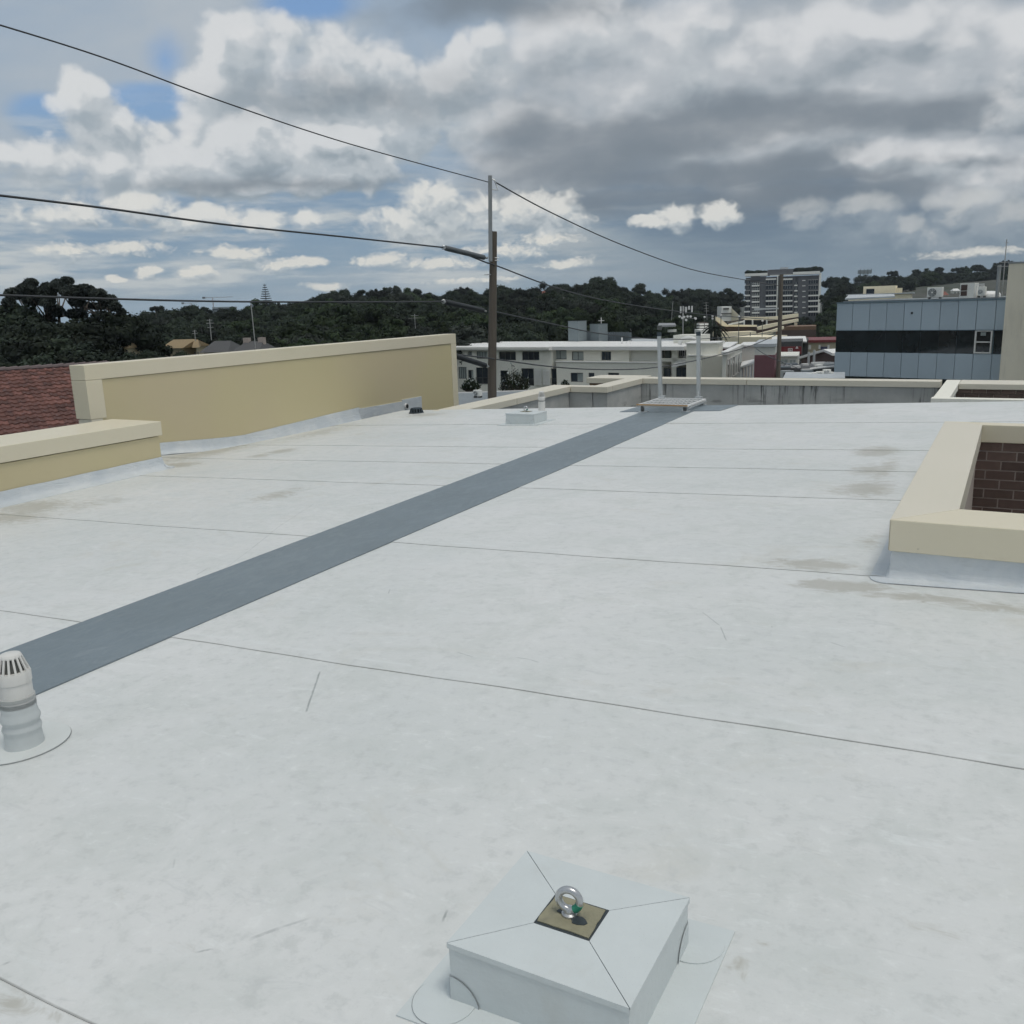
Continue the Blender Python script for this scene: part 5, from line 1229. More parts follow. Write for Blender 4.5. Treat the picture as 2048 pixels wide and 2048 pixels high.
# --- brown buildings and cream station
T, fr, z_, _ = block('brown_building', 'brown flat fronted building below the apartment tower', 'building', 1552, 230, 1632, 222, 653, 'brown_wall', 10, -14)
boxes_px(fr, [(1556, 1632, 660, 674)], .0, .1, 'lower_wall', 'brown_roof', T)
boxes_px(fr, [(1588, 1594, 646, 653)], -3, -1.5, 'roof_vent', 'beige_wall', T)
T, fr, z_, _ = block('long_shed', 'long low pale shed with clutter behind the beige hall', 'building', 1633, 240, 1700, 230, 664, 'beige_wall', 10, -14, roof='metal_roof', over=.5)
st = thing('station_building', 'cream station building with stepped roofs below the apartment tower', 'building', W(1480, 690, 190))
def slab(pts, th, name, mat_, parent=st):
    q = [W(*p) for p in pts]; n_ = len(q); m = MB(); m.add(q+[v-Vector((0, 0, th)) for v in q], [tuple(range(n_)), tuple(reversed(range(n_, 2*n_)))]+[(i, i+n_, (i+1) % n_+n_, (i+1) % n_) for i in range(n_)]); return m.build(name, mat_, parent)
def panel(x0, x1, y0, y1, D, mat_, name, depth=3, D1=None, parent=st):
    fr = facade(x0, D, x1, D1 or D, (y0+y1)/2); r_ = fr.rect(x0, x1, y0, y1); MB().box(r_[0], r_[1], -depth, 0, r_[2], r_[3], fr).build(name, mat_, parent); return fr
panel(1445, 1532, 674, 691, 185, 'cream_far', 'lower_wall', 8, 178)
panel(1465, 1471, 676, 689, 184, 'brown_wall', 'door', .1, 183.5)
panel(1440, 1512, 664, 674, 200, 'cream_far', 'upper_wall', 8)
def poly_px(pts, D, depth, name, mat_, parent=st):
    q = [W(x, y, D) for x, y in pts]; n_ = len(q); bk = [v+HF*depth for v in q]
    return MB().add(q+bk, [tuple(reversed(range(n_))), tuple(range(n_, 2*n_))]+[(i, (i+1) % n_, (i+1) % n_+n_, i+n_) for i in range(n_)]).build(name, mat_, parent)
poly_px([(1433,640),(1446,650),(1514,652),(1514,665),(1449,665),(1436,652)], 205, 1.5, 'brown_roof', 'brown_roof')
poly_px([(1432,633),(1440,636),(1456,650),(1456,653.5),(1446,652),(1432,641)], 204, 1, 'roof_fascia', 'cream_far')
poly_px([(1456,649.5),(1514,650),(1514,653.5),(1456,653)], 204, 1, 'roof_fascia', 'cream_far')
poly_px([(1457,648),(1489,641),(1489,644),(1458,650)], 203, .4, 'stair_rail', 'tower_white'); poly_px([(1457,644),(1489,637.5),(1489,639.5),(1458,646)], 203, .4, 'stair_rail', 'brown_roof')
poly_px([(1487,634),(1538,634),(1538,640),(1487,640)], 215, 2, 'arcade_beam', 'cream_far'); poly_px([(1489,640),(1534,640),(1534,650),(1489,650)], 218, 1, 'arcade_shade_panel', 'black_hole')  # black panel paints the shade inside the arcade
for x in (1487.5, 1504.5, 1533): poly_px([(x,639.5),(x+2.2,639.5),(x+2.2,650),(x,650)], 214.5, .5, 'arcade_post', 'tower_white')
poly_px([(1538,634),(1560,632),(1597,627),(1597,633.5),(1560,639.5),(1538,641)], 214, 1, 'ramp_wall', 'cream_far')
poly_px([(1536,641),(1597,633.5),(1597,638),(1536,651)], 216, 1, 'ramp_gap_panel', 'brown_roof')  # upright brown panels fill the dark gaps below the ramp walls
poly_px([(1514,655),(1530,650),(1597,637.5),(1597,643),(1560,650),(1530,658),(1516,660)], 207, 1, 'ramp_wall', 'cream_far')
poly_px([(1514,659),(1572,647),(1580,651),(1514,669)], 209, 1, 'ramp_gap_panel', 'brown_roof')
poly_px([(1516,667.5),(1545,660),(1568,652.5),(1568,657.5),(1545,666.5),(1518,673)], 200, 1, 'ramp_wall', 'cream_far')
poly_px([(1440,664.5),(1512,664.5),(1517,673.5),(1440,673.5)], 202, 1, 'upper_wall', 'cream_far'); poly_px([(1440,673.5),(1518,673.5),(1518,675),(1440,675)], 201, 1, 'painted_shadow_line', 'brown_roof')  # brown strip painted in as the shadow line above the lower wall
for x in (1477, 1500): poly_px([(x,665),(x+1.2,665),(x+1.2,692),(x,692)], 184, .1, 'downpipe', 'frame_dark')
for (x0, x1, y0, y1) in ((1534, 1541, 676, 690), (1543, 1546, 672, 688)): poly_px([(x0,y0),(x1,y0),(x1,y1),(x0,y1)], 190, .6, 'plant_casing', 'tape_dark')
sh = thing('stair_tower', 'pale stair tower with sloping link roof left of the station', 'building', W(1455, 640, 240))
panel(1443, 1463, 613, 642, 240, 'tower_white', 'wall', 5, parent=sh); panel(1447, 1458, 616, 619, 239.7, 'frame_dark', 'window', .2, parent=sh); panel(1443, 1463, 626, 628, 239.7, 'frame_dark', 'window', .2, parent=sh)
slab([(1463,616,240),(1478,630,236),(1476,645,236),(1463,645,240)], .5, 'link_roof', 'cream_far', sh)
panel(1400, 1417, 660, 680, 170, 'tower_white', 'wall', 5, parent=thing('low_building', 'small cream kiosk with dark bands left of the palm', 'building', W(1408, 670, 170)))
kk = thing('low_building', 'narrow striped white tower block beside the kiosk and palm', 'building', W(1410, 655, 200))
for i in range(3): panel(1399, 1417, 647+i*6, 650.5+i*6, 200-i, 'tower_white', 'floor_band', 3, parent=kk)
panel(1400, 1416, 645, 668, 201, 'brown_roof', 'wall', 3, parent=kk)
# palm
P = W(1431, 656, 160); T = thing('palm_tree', 'shaggy palm standing left of the cream station', 'palm', (P.x, P.y, -12)); m = MB(); Rn = random.Random(3)
MB().tube([(P.x, P.y, -12), (P.x+.2, P.y, P.z)], [.3, .22], 8).build('trunk', 'bark', T)
for k in range(46):
    a = Rn.uniform(0, 6.28); up_ = Rn.uniform(-.2, 1.0); dv = Vector((math.cos(a), math.sin(a), 0)); L_ = Rn.uniform(1.6, 2.6)
    pts = [P+dv*(L_*t_)+Vector((0, 0, up_*L_*t_*1.0-1.5*t_*t_*L_*.7)) for t_ in (0, .25, .5, .75, 1)]
    sd_ = dv.cross(Vector((0, 0, 1)))
    for i in range(4):
        wd0, wd1 = .28*(1-i/5), .28*(1-(i+1)/5); a0, a1 = pts[i], pts[i+1]
        m.add([a0-sd_*wd0-Vector((0, 0, .12)), a0, a0+sd_*wd0-Vector((0, 0, .12)), a1-sd_*wd1-Vector((0, 0, .12)), a1, a1+sd_*wd1-Vector((0, 0, .12))], [(0, 1, 4, 3), (1, 2, 5, 4)])
m.build('fronds', 'leaf_dark', T)
# telecom mast
P = W(1366, 640, 175); T = thing('antenna_mast', 'telecom antenna cluster with white panels above the dark trees', 'antenna', (P.x, P.y, -12))
MB().tube([(P.x, P.y, -12), (P.x, P.y, zat(1366, 612, 175))], .14, 8).build('mast', 'mast', T)
for (x, y0, y1) in ((1361.5, 613, 626), (1366.5, 613, 622), (1372, 614, 626), (1378, 612, 619), (1384, 612, 624)):
    q = W(x, (y0+y1)/2, 175); hh = (y1-y0)*175/FPX/2; f = Fr((q.x, q.y, 0), HR, -HF); MB().box(-.13, .13, -.1, .1, q.z-hh, q.z+hh, f).build('panel_antenna', 'white_metal', T)
    MB().bar(q, (P.x, P.y, q.z), .06).build('bracket', 'mast', T)
for (x, y) in ((1359, 633), (1364, 636), (1368, 634), (1375, 633), (1381, 633), (1372, 640), (1391, 637)):
    q = W(x, y, 174.6); MB().tube([q, q-HF*.25], .22, 10).build('dish', 'white_metal', T); MB().bar(q, (P.x, P.y, q.z), .05).build('bracket', 'mast', T)
# street lamps and small poles in the town
def lamp(px, y, D, label):
    q = W(px, y, D); T = thing('street_lamp', label, 'street lamp', (q.x, q.y, -12), 'lamps over the station car park'); MB().tube([(q.x, q.y, -12), q], .07, 5).build('pole', 'frame_dark', T)
    MB().lathe(q, [(.08, -.12), (.20, -.05), (.21, .15), (.09, .25)], 10).build('lamp_head', 'white_metal', T)
for (x, y) in ((1409, 635), (1425, 633), (1425, 638), (1390, 637), (1442, 632), (1478, 634), (1525, 642), (1276, 659), (1291, 664), (1300, 664), (1262, 660)):
    lamp(x, y, 180, 'small white globe lamp standing among the dark trees near the station')
# floodlight bracket left of the posts
q = W(1315, 652, 150); T = thing('sign_gantry', 'dark flat topped gantry with small boxes behind the left ladder post', 'gantry', (q.x, q.y, -12))
slab([(1316,651,150),(1352,650,152),(1350,646,158),(1318,646,158)], .25, 'gantry_roof', 'tape_dark', T); panel(1316, 1324, 651, 660, 150, 'frame_dark', 'gantry_leg', 1, parent=T); panel(1337, 1353, 659, 664, 152, 'white_wall2', 'sign_box', 1, parent=T)

# --- apartment tower
TD = 520
tw_ = thing('apartment_tower', 'ten storey grey and white apartment tower on the skyline', 'tower block', W(1565, 640, TD))
fr = facade(1490, TD, 1641, TD-12, 600)
TF = fr
def tz(y, x=1560): return fr.px(x, y)[1]
r_ = fr.rect(1490, 1637, 553, 665)
MB().box(r_[0], r_[1], -16, -1.6, -14, r_[3], fr).build('core', 'tower_grey', tw_)
def col_box(x0, x1, y0, y1, b0, b1, name, mat_):
    q = fr.rect(x0, x1, y0, y1); return MB().box(q[0], q[1], b0, b1, q[2], q[3], fr).build(name, mat_, tw_)
for (x0, x1) in ((1519, 1531), (1595, 1616), (1500, 1503), (1585, 1588)): col_box(x0, x1, 553, 665, -1.6, 0, 'wall', 'tower_grey')
col_box(1502.5, 1520, 553, 560, -1.6, -.2, 'wall', 'tower_grey')
col_box(1637, 1641.5, 546, 625, -14, -.2, 'end_wall', 'tower_white')
col_box(1490, 1535, 546.5, 552, -14, .6, 'roof_band', 'tower_white'); col_box(1586, 1640, 543, 548.5, -14, .6, 'roof_band', 'tower_white')
col_box(1534.5, 1586, 538.5, 550, -13, -1, 'plant_room', 'tower_grey'); col_box(1560, 1576, 534, 538, -8, -6, 'roof_plant', 'galv'); col_box(1540, 1586, 549.5, 551, -2, .5, 'slab_edge', 'tower_white')
for x in (1553, 1562.5): col_box(x, x+2, 550, 645, -1.6, .7, 'fin', 'tower_white')
col_box(1555.2, 1562.2, 550, 650, -1.6, -.3, 'wall', 'frame_dark')
for k in range(9):
    y = 558.6+k*10.85
    for (x0, x1, dx) in ((1488.5, 1500, 0), (1531.5, 1552.5, .8), (1562+3, 1585, .5), (1616.5, 1636.5, 0)):
        hh = 1.2 if (k in (1, 2) and x0 < 1600) or (x0 < 1500 and k < 3) or (x0 > 1600 and k < 3) else 3.6
        if y > 626 and x0 > 1600: continue
        col_box(x0, x1, y-hh+2, y+1.2, -1.5, .9, 'balcony', 'tower_white')
        q = fr.rect(x0+.6, x1-.6, y+1.4, y+8.2); gl = MB().box(q[0], q[1], -1.6, -1.45, q[2], q[3], fr).build('window', 'glass_dark', tw_)
        for j in range(1, 4): a = q[0]+(q[1]-q[0])*j/4; MB().box(a-.05, a+.05, -1.45, -1.38, q[2], q[3], fr).build('mullion', 'galv', gl)
    if k > 0:
        col_box(1503.5, 1519, y+.2, y+3.4, -1.4, .1, 'spandrel', 'tower_white')
        q = fr.rect(1504, 1518.5, y-5.5, y); gl = MB().box(q[0], q[1], -1.55, -1.35, q[2], q[3], fr).build('window', 'glass_dark', tw_)
        for j in range(0, 5): a = q[0]+(q[1]-q[0])*j/4; MB().box(a-.09, a+.09, -1.35, -1.2, q[2], q[3], fr).build('mullion', 'tower_white', gl)
        MB().box(q[0], q[1], -1.35, -1.25, (q[2]+q[3])/2-.08, (q[2]+q[3])/2+.08, fr).build('transom', 'tower_white', gl)
        col_box(1588.5, 1595, y, y+2.6, -1.4, .1, 'spandrel', 'tower_white')
        q = fr.rect(1589, 1595, y-5.5, y-.3); gl = MB().box(q[0], q[1], -1.55, -1.35, q[2], q[3], fr).build('window', 'glass_blue', tw_); MB().box(q[0]+.7, q[0]+.9, -1.35, -1.2, q[2], q[3], fr).build('mullion', 'tower_white', gl)
    col_box(1604.5, 1611, y+1.5, y+3, 0, .25, 'wall_vent', 'tower_white'); col_box(1526, 1528.5, y+3, y+6, 0, .15, 'small_window', 'frame_dark')
shrub_row(1491, 1533, 545.5, TD+3, tw_, 12, 1.25); shrub_row(1590, 1641, 541.5, TD-5, tw_, 15, 1.6); shrub_row(1624, 1641, 538.5, TD-5, tw_, 4, 1.5)
shrub_row(1592, 1618, 650, 380, tw_, 5, 3)

# --- blue panelled building
fr = facade(1673, 72, 2014, 63.6, 640)
bb = thing('office_building', 'office building faced in pale blue panels with a dark glass band', 'building', fr.p(fr.w/2, -5, -12))
zt_ = fr.px(1843, 602)[1]; zb1 = fr.px(1843, 661)[1]; zb2 = fr.px(1843, 706)[1]; zb3 = fr.px(1843, 757)[1]
MB().box(0, fr.w, -10, -.12, -12, zt_-.03, fr).build('structure_frame', 'panel_frame', bb)
edges = [1673, 1705, 1739, 1773, 1808, 1843, 1880, 1916, 1953, 1991, 2014]
for i, (x0, x1) in enumerate(zip(edges, edges[1:])):
    a0 = fr.px(x0, 630)[0]; a1 = fr.px(x1, 630)[0]
    MB().box(a0+.015, a1-.015, -.12, 0, zb1+.04, zt_-.05, fr).build('panel', 'panel_blue', bb, bev=.01)
    MB().box(a0+.015, a1-.015, -.12, 0, zb3, zb2-.03, fr).build('panel', 'panel_blue', bb, bev=.01)
    if i != 8:
        sk = random.uniform(-.03, .03); frr = Fr(fr.p((a0+a1)/2, 0, 0), fr.u+fr.n*sk, fr.n-fr.u*sk); MB().box(-(a1-a0)/2+.012, (a1-a0)/2-.012, -.18, -.06, zb2, zb1, frr).build('pane', 'glass_band', bb)
MB().box(-.03, fr.w, -.12, .05, zt_-.045, zt_+.04, fr).build('coping', 'panel_frame', bb)
MB().box(0, fr.w, -.1, .04, zb1, zb1+.04, fr).build('sill_line', 'panel_frame', bb)
MB().box(0, fr.w, -.3, -.02, zb3-2.2, zb3-.03, fr).build('pane', 'glass_band', bb)
q = fr.rect(1950, 1986, 655, 703); wf = MB(); fw = .10
q = (fr.px(1949, 680)[0], fr.px(1984, 680)[0], zb2+.02, zb1-.02)
wf.box(q[0], q[1], -.12, .03, q[2], q[2]+fw, fr); wf.box(q[0], q[1], -.12, .03, q[3]-fw*.6, q[3], fr); wf.box(q[0], q[0]+fw, -.12, .03, q[2]+fw, q[3]-fw*.6, fr); wf.box(q[1]-fw, q[1], -.12, .03, q[2]+fw, q[3]-fw*.6, fr)
zm = (q[2]+q[3])/2; wf.box(q[0]+fw, q[1]-fw, -.12, .02, zm-.04, zm+.04, fr)
wfo = wf.build('window', 'frame_white', bb)
MB().box(q[0]+fw, q[1]-fw, -.17, -.1, q[2]+fw, zm-.04, fr).build('pane', 'glass_band', wfo); MB().box(q[0]+fw, q[1]-fw, -.17, -.1, zm+.04, q[3]-fw*.6, fr).build('pane', 'glass_band', wfo)
MB().box(q[0]+.35, q[1]-.45, -.1, -.08, q[3]-.35, q[3]-.12, fr).build('blind', 'curtain', wfo)
c0 = fr.p(fr.px(1824, 626)[0], 0, fr.px(1824, 626)[1]); MB().tube([c0-fr.n*.02, c0+fr.n*.05], .08, 12).build('wall_outlet', 'black_hole', bb)
MB().box(.3, fr.w, -9.8, -.4, zt_+.005, zt_+.12, fr).build('roof_deck', 'grey_roof', bb)
# things on its roof
def fp(x, y, b): f_ = fr.off(b); a, c_ = f_.px(x, y); return f_.p(a, 0, c_)
m = MB(); slab([(1690,597,78),(1790,592,76),(1788,588,84),(1697,590,84)], .12, 'pitched_roof', 'metal_roof', thing('roof_canopy', 'low sheet canopy on the roof of the blue building', 'canopy', fp(1740, 594, -4)))
C = fp(1868, 597, -1.2); C.z = zt_+.12
ac_unit(C, 1.05, .35, .82, fr.u, fr.n, 'white air conditioner with a large fan on the blue building roof')
C = fp(1935, 595, -1.4); C.z = zt_+.12
T = thing('plant_enclosure', 'tall pale cabinet with louvred doors on the blue building roof', 'roof plant', C); f = Fr((C.x, C.y, 0), fr.u, fr.n); h_ = zat(1935, 566, 65)-C.z
MB().box(-.55, .42, -.9, 0, C.z, C.z+h_, f).build('casing', 'ac_white', T)
for (a0, a1) in ((-.48, -.06),): 
    for (z0, z1) in ((.15, h_*.46), (h_*.5, h_-.1)): MB().box(a0, a1, .002, .03, C.z+z0, C.z+z1, f).build('louvre', 'brown_roof', T)
for z0 in (.9, h_-.25): MB().box(.5, 1.05, -.05, 0, C.z+z0, C.z+z0+.05, f).build('guard_rail', 'white_metal', T)
for a in (.5, 1.02): MB().box(a, a+.05, -.05, 0, C.z, C.z+h_-.2, f).build('guard_rail', 'white_metal', T)
C = fp(1962, 594, -1.3); C.z = zt_+.12
ac_unit(C, .5, .3, .75, fr.u, fr.n, 'narrow white condenser right of the louvred cabinet')
C = fp(1978, 590, -2.5); C.z = zt_+.12
T = thing('roof_dome', 'shallow white dome ventilator on the blue building roof', 'roof vent', C); MB().lathe(C, [(.75, 0), (.76, .18), (.68, .30), (.45, .40), (.15, .44)], 24).build('dome', 'white_metal', T, smooth=True)
C = fp(2004, 590, -.6); T = thing('mast_aerial', 'thin aerial mast with crossbars beside the tall cream wall', 'antenna', (C.x, C.y, zt_)); top = zat(2013, 478, 64)
MB().tube([(C.x, C.y, zt_), (C.x, C.y, top)], .035, 6).build('mast', 'mast', T)
MB().tube([(C.x-.3, C.y, zt_), (C.x-.3, C.y, zt_+2.3)], .12, 8).build('flue', 'pole_grey', T)
for k, L_ in ((.55, .5), (.62, .3), (.95, .12)): MB().bar(Vector((C.x, C.y, zt_+(top-zt_)*k))-HR*L_, Vector((C.x, C.y, zt_+(top-zt_)*k))+HR*L_, .03).build('crossbar', 'mast', T)
# pale block behind the roof line
T, fb, z_, _ = block('low_building', 'pale stepped building behind the left end of the blue building roof', 'building', 1727, 150, 1791, 148, 572, 'cream_far', 8, -10)
MB().box(fb.w*.1, fb.w*.35, .0, .1, z_-1.2, z_-.4, fb).build('window', 'glass_dark', T)
T, fb, z_, _ = block('low_building', 'small cream box building right of the stepped one', 'building', 1791, 149, 1805, 148, 576, 'cream_far', 5, -10)
T, fb, z_, _ = block('low_building', 'long pale low wing under the stepped building', 'building', 1697, 146, 1822, 142, 589, 'cream_far', 4, -10, roof='metal_roof', over=.3)
# tall cream wall at the right edge
fc = facade(2008, 61, 2110, 58.6, 640)
T = thing('blank_wall_building', 'tall blank cream rendered wall at the right edge', 'building', fc.p(3, -4, -12)); zt3 = fc.px(2030, 527)[1]
MB().box(0, fc.w+6, -9, 0, -12, zt3, fc).build('wall', 'concrete_wall', T); MB().box(-.04, fc.w+6, -9, .04, zt3+.002, zt3+.10, fc).build('coping', 'pole_grey', T)

# --- second utility pole and its fittings
D2 = 62; b = W(1556, 760, D2)
up2 = thing('utility_pole', 'plain dark utility pole in front of the apartment tower', 'utility pole', (b.x, b.y, -12))
ptop = W(1558, 549, D2)
MB().tube([(b.x, b.y, -12), (b.x, b.y, ptop.z)], [.17, .13], 12).build('pole', 'pole_wood', up2, smooth=True)
qz = W(1556, 617, D2).z
MB().bar(Vector((b.x, b.y, qz)), Vector((b.x, b.y, qz))-HR*1.2, .08, .1).build('lamp_arm', 'galv', up2)
MB().bar(Vector((b.x, b.y, qz))-HR*1.2, Vector((b.x, b.y, qz))-HR*1.75, .12, .12).build('lamp_head', 'galv', up2)
# --- main utility pole
D1_ = 32; b = W(984, 760, D1_); top = W(987, 463, D1_)
up1 = thing('utility_pole', 'tall weathered timber utility pole with a spliced upper timber', 'utility pole', (b.x, b.y, -12))
lean = top-Vector((b.x, b.y, top.z)); low_ = Vector((b.x, b.y, -12))-lean*1.2
MB().tube([low_, b, top], [.20, .155, .12], 14).build('pole', 'pole_wood', up1, smooth=True)
e0 = W(981, 520, D1_-.25); e1 = W(980.2, 351, D1_-.25)
MB().bar(e0-(e1-e0)*.02, e1, .13, .13, upv=HF).build('upper_timber', 'pole_grey', up1, bev=.01)
for (x, y, s) in ((992, 516, 1), (992, 521, 1), (969, 549, -1), (968, 514, -1)):
    q = W(983, y, D1_-.1); MB().tube([q, q+HR*(s*.26)], .014, 6).build('step_bolt', 'galv', up1)
MB().tube([W(984, 358, D1_-.15), W(990, 361, D1_-.15), W(993, 372, D1_-.15), W(996, 380, D1_-.2), W(985, 379, D1_-.2)], .02, 6).build('bracket', 'galv', up1)
MB().box(0, .2, -.1, .06, -.1, .1, Fr((W(978, 515, D1_-.3).x, W(978, 515, D1_-.3).y, 0), HR, -HF)) 
def sleeve(x0, y0, x1, y1, D0, D1, r_, mat_, label):
    a = W(x0, y0, D0); b_ = W(x1, y1, D1); T = thing('cable_sleeve', label, 'cable fitting', (b_.x, b_.y, b_.z), 'cylindrical strain sleeves beside the pole')
    d = (b_-a).normalized()
    MB().tube([a, a+d*.03, b_-d*.03, b_], [r_*.75, r_, r_, r_*.75], 14).build('casing', mat_, T, smooth=True)
    MB().tube([b_, b_+d*.25], .03, 6).build('end_fitting', 'galv', T)
    MB().tube([a-d*.16, a], .028, 6).build('end_fitting', 'galv', T)
    c_ = a-d*.14; MB().tube([c_+HR*(.055*math.cos(t_))+Vector((0, 0, .055*math.sin(t_))) for t_ in np.linspace(0, 6.283, 13)], .014, 5, cap=False).build('shackle', 'galv', T)
    return a-d*.15
s1 = sleeve(891, 496, 968, 515, 29.0, 31.5, .082, 'sleeve', 'grey cylindrical sleeve on the upper cable just left of the main pole')
s2 = sleeve(891, 604, 966, 621, 29.0, 31.5, .082, 'sleeve_dark', 'dark cylindrical sleeve on the middle cable left of the main pole')
s3 = sleeve(912, 712, 971, 731, 29.6, 31.5, .088, 'sleeve_dark', 'dark cylindrical sleeve low on the main pole partly behind the tall wall')
def wire(pts, r_, label, sag=None):
    q = [W(*p) if len(p) == 3 and not isinstance(p, Vector) else Vector(p) for p in pts]
    if len(q) == 2:
        a, b_ = q; q = [a.lerp(b_, i/24)-Vector((0, 0, (sag or 0)*4*(i/24)*(1-i/24))) for i in range(25)]
    else:                                             # Catmull-Rom through the given points
        out = []
        for i in range(len(q)-1):
            p0, p1_, p2_, p3_ = q[max(i-1, 0)], q[i], q[i+1], q[min(i+2, len(q)-1)]
            for k in range(8):
                t_ = k/8; out.append(.5*((2*p1_)+(-p0+p2_)*t_+(2*p0-5*p1_+4*p2_-p3_)*t_*t_+(-p0+3*p1_-3*p2_+p3_)*t_**3))
        out.append(q[-1]); q = out
    o = MB().tube(q, r_, 6).build('overhead_cable', 'cable'); return tag(o, label, 'cable', 'overhead cables')
wire([(-60, 32, 17), (200, 113, 19.5), (450, 205, 22.5), (700, 288, 26.5), (976, 364, 31.7)], .015, 'highest cable descending from the top left corner to the pole top')
wire([(990, 364, 32), (1100, 424, 38), (1240, 488, 46), (1380, 538, 55), (1485, 559, 62), (1556, 571, D2)], .024, 'cable sagging from the main pole top towards the apartment tower')
wire([(-60, 384, 17), (200, 415, 19.5), (450, 449, 22), (700, 475, 25.5), s1], .024, 'upper thick cable from the left edge to the grey sleeve')
wire([(-60, 588, 17), (200, 597, 19.5), (450, 603, 22), (700, 604, 25.5), s2], .024, 'middle cable crossing in front of the left treeline')
wire([(940, 512, 30.6), (975, 526, 31.6), (992, 531, 32), (1120, 578, 37), (1240, 606, 43), (1400, 628, 54), (1556, 640, D2)], .024, 'cable passing under the grey sleeve and on across the middle hillside')
wire([(985, 622, 32), (1100, 647, 36), (1200, 667, 41), (1300, 677, 47), (1420, 677, 54), (1552, 664, D2)], .024, 'cable crossing in front of the grey risers')
wire([(905, 708, 29.5), (975, 716, 31.5), (1100, 733, 35.5), (1200, 739, 40), (1300, 736, 45), (1400, 719, 52), (1500, 692, 60), (1556, 668, D2)], .026, 'lowest cable drooping across the white apartment block')
wire([(1512, 697, 66), (1540, 714, 63), (1600, 738, 58)], .024, 'short cable slanting down in front of the maroon wall')

# --- red tiled roof at the left edge
vdir = Vector(ray(3600, 638.8-.033*3600)); vdir.z = 0; vdir.normalize()            # direction of the tile courses
down = Vector((vdir.y, -vdir.x, 0))
if down.dot(-HF) < 0: down = -down
A0 = W(-30, 745, 37); slope = math.tan(rad(21))
hh = thing('tiled_house', 'house with a weathered red terracotta tiled roof at the left edge', 'house', (A0.x, A0.y, -12))
def rp(u, d, h=0): q = A0+vdir*u+down*d; return Vector((q.x, q.y, A0.z-d*slope+h))
m = MB(); q = [rp(-4, 0, -.06), rp(4.6, 0, -.06), rp(9, 4.4, -.06), rp(9, 9, -.06), rp(-4, 9, -.06)]
m.add(q+[(v.x, v.y, v.z-.3) for v in q], [(0, 1, 2, 3, 4), tuple(reversed(range(5, 10)))]+[(i, i+5, (i+1) % 5+5, (i+1) % 5) for i in range(5)]); m.build('roof_deck', 'dark_roof', hh)
m = MB(); m.box(-4, 8.5, -8, -.2, -12, A0.z-3.2, Fr(Vector((A0.x, A0.y, 0))+down*8.5, vdir, down)); m.build('wall', 'house_wall', hh)
me = bpy.data.meshes.new('roof_tile'); V = []; Fc = []
prof = [(0, .0), (.05, .035), (.11, .04), (.17, .005), (.24, .0), (.30, .02)]
for (dd, hz) in ((0, .02), (.36, .07)):
    for (u, h) in prof: P_ = vdir*u+down*dd; V.append((P_.x, P_.y, -dd*slope+h+hz))
for (u, h) in prof: P_ = vdir*u+down*.362; V.append((P_.x, P_.y, -.362*slope+h+.015))
for i in range(5): Fc += [(i, i+1, i+7, i+6), (i+6, i+7, i+13, i+12)]
me.from_pydata(V, [], Fc); me.materials.append(MATS['tile_red']); me.update()
spots = []
for r in range(26):
    for c_ in range(-10, 30):
        u = c_*.30+(0.15 if r % 2 else 0)*0; d = r*.325
        if u > 4.6+d*1.0-.3: continue
        q = rp(u, d); v = q-EYE; t_ = v.dot(CF); sx_ = 1024+FPX*v.dot(CR)/t_; sy_ = 1024-FPX*v.dot(CU)/t_
        spots.append((not(-12 < sx_ < 165 and 725 < sy_ < 875), v.length, q))
spots.sort(key=lambda s_: (s_[0], s_[1]))
rest = MB()
for i, (_, _, q) in enumerate(spots):
    if i < 300:
        o = bpy.data.objects.new('roof_tile', me); col.objects.link(o); o.parent = hh; o.location = q-hh.location+Vector((0, 0, random.uniform(0, .008))); o.rotation_euler = (0, 0, random.uniform(-.02, .02))
    else: rest.add([(q.x+a, q.y+b_, q.z+c_) for a, b_, c_ in V], Fc)
tag(rest.build('roof_tiles', 'tile_red', hh), kind='stuff')
for k in range(20):
    a = rp(-4+k*.43, 0, .05); b_ = rp(-4+k*.43+.46, 0, .075); MB().tube([a, b_], [.10, .12], 8).build('ridge_tile', 'tile_grey', hh)
for k in range(10):
    a = rp(4.6+k*.3, k*.3, .06); b_ = rp(4.6+(k+1)*.3, (k+1)*.3, .08); MB().tube([a, b_], [.12, .10], 8).build('ridge_tile', 'tile_grey', hh)

# --- houses among the trees
def house(px, y, D, wpx, rcol, wcol, label, hr=1.3, chim=0, hip=True):
    C = W(px, y, D); w_ = wpx*D/FPX; f = Fr((C.x, C.y, 0), (HR+HF*R.uniform(-.3, .3)).normalized(), -HF); f.n = Vector((f.u.y, -f.u.x, 0)); z = C.z
    T = thing('house', label, 'house', (C.x, C.y, z-5), 'houses among the trees'); d_ = max(6, w_*.5)
    MB().box(-w_/2+.4, w_/2-.4, -d_+.4, -.4, z-5, z-hr, f).build('wall', wcol, T)
    k = w_*.22 if hip else 0
    q = [f.p(-w_/2, 0, z-hr), f.p(w_/2, 0, z-hr), f.p(w_/2, -d_, z-hr), f.p(-w_/2, -d_, z-hr), f.p(-w_/2+k, -d_/2, z), f.p(w_/2-k, -d_/2, z)]
    MB().add(q, [(0, 1, 5, 4), (1, 2, 5), (2, 3, 4, 5), (3, 0, 4), (0, 3, 2, 1)]).build('roof', rcol, T)
    for c_ in range(chim):
        a = (-.25+.5*c_)*w_; MB().box(a-.3, a+.3, -d_/2-.3, -d_/2+.3, z-.5, z+.35, f).build('chimney', 'mortar', T)
    for i in range(2): a = -w_*.25+i*w_*.4; window(f.off(-.4), (a, a+w_*.12, z-hr-1.6, z-hr-.5), T, 1, rec=-.05)
    return T
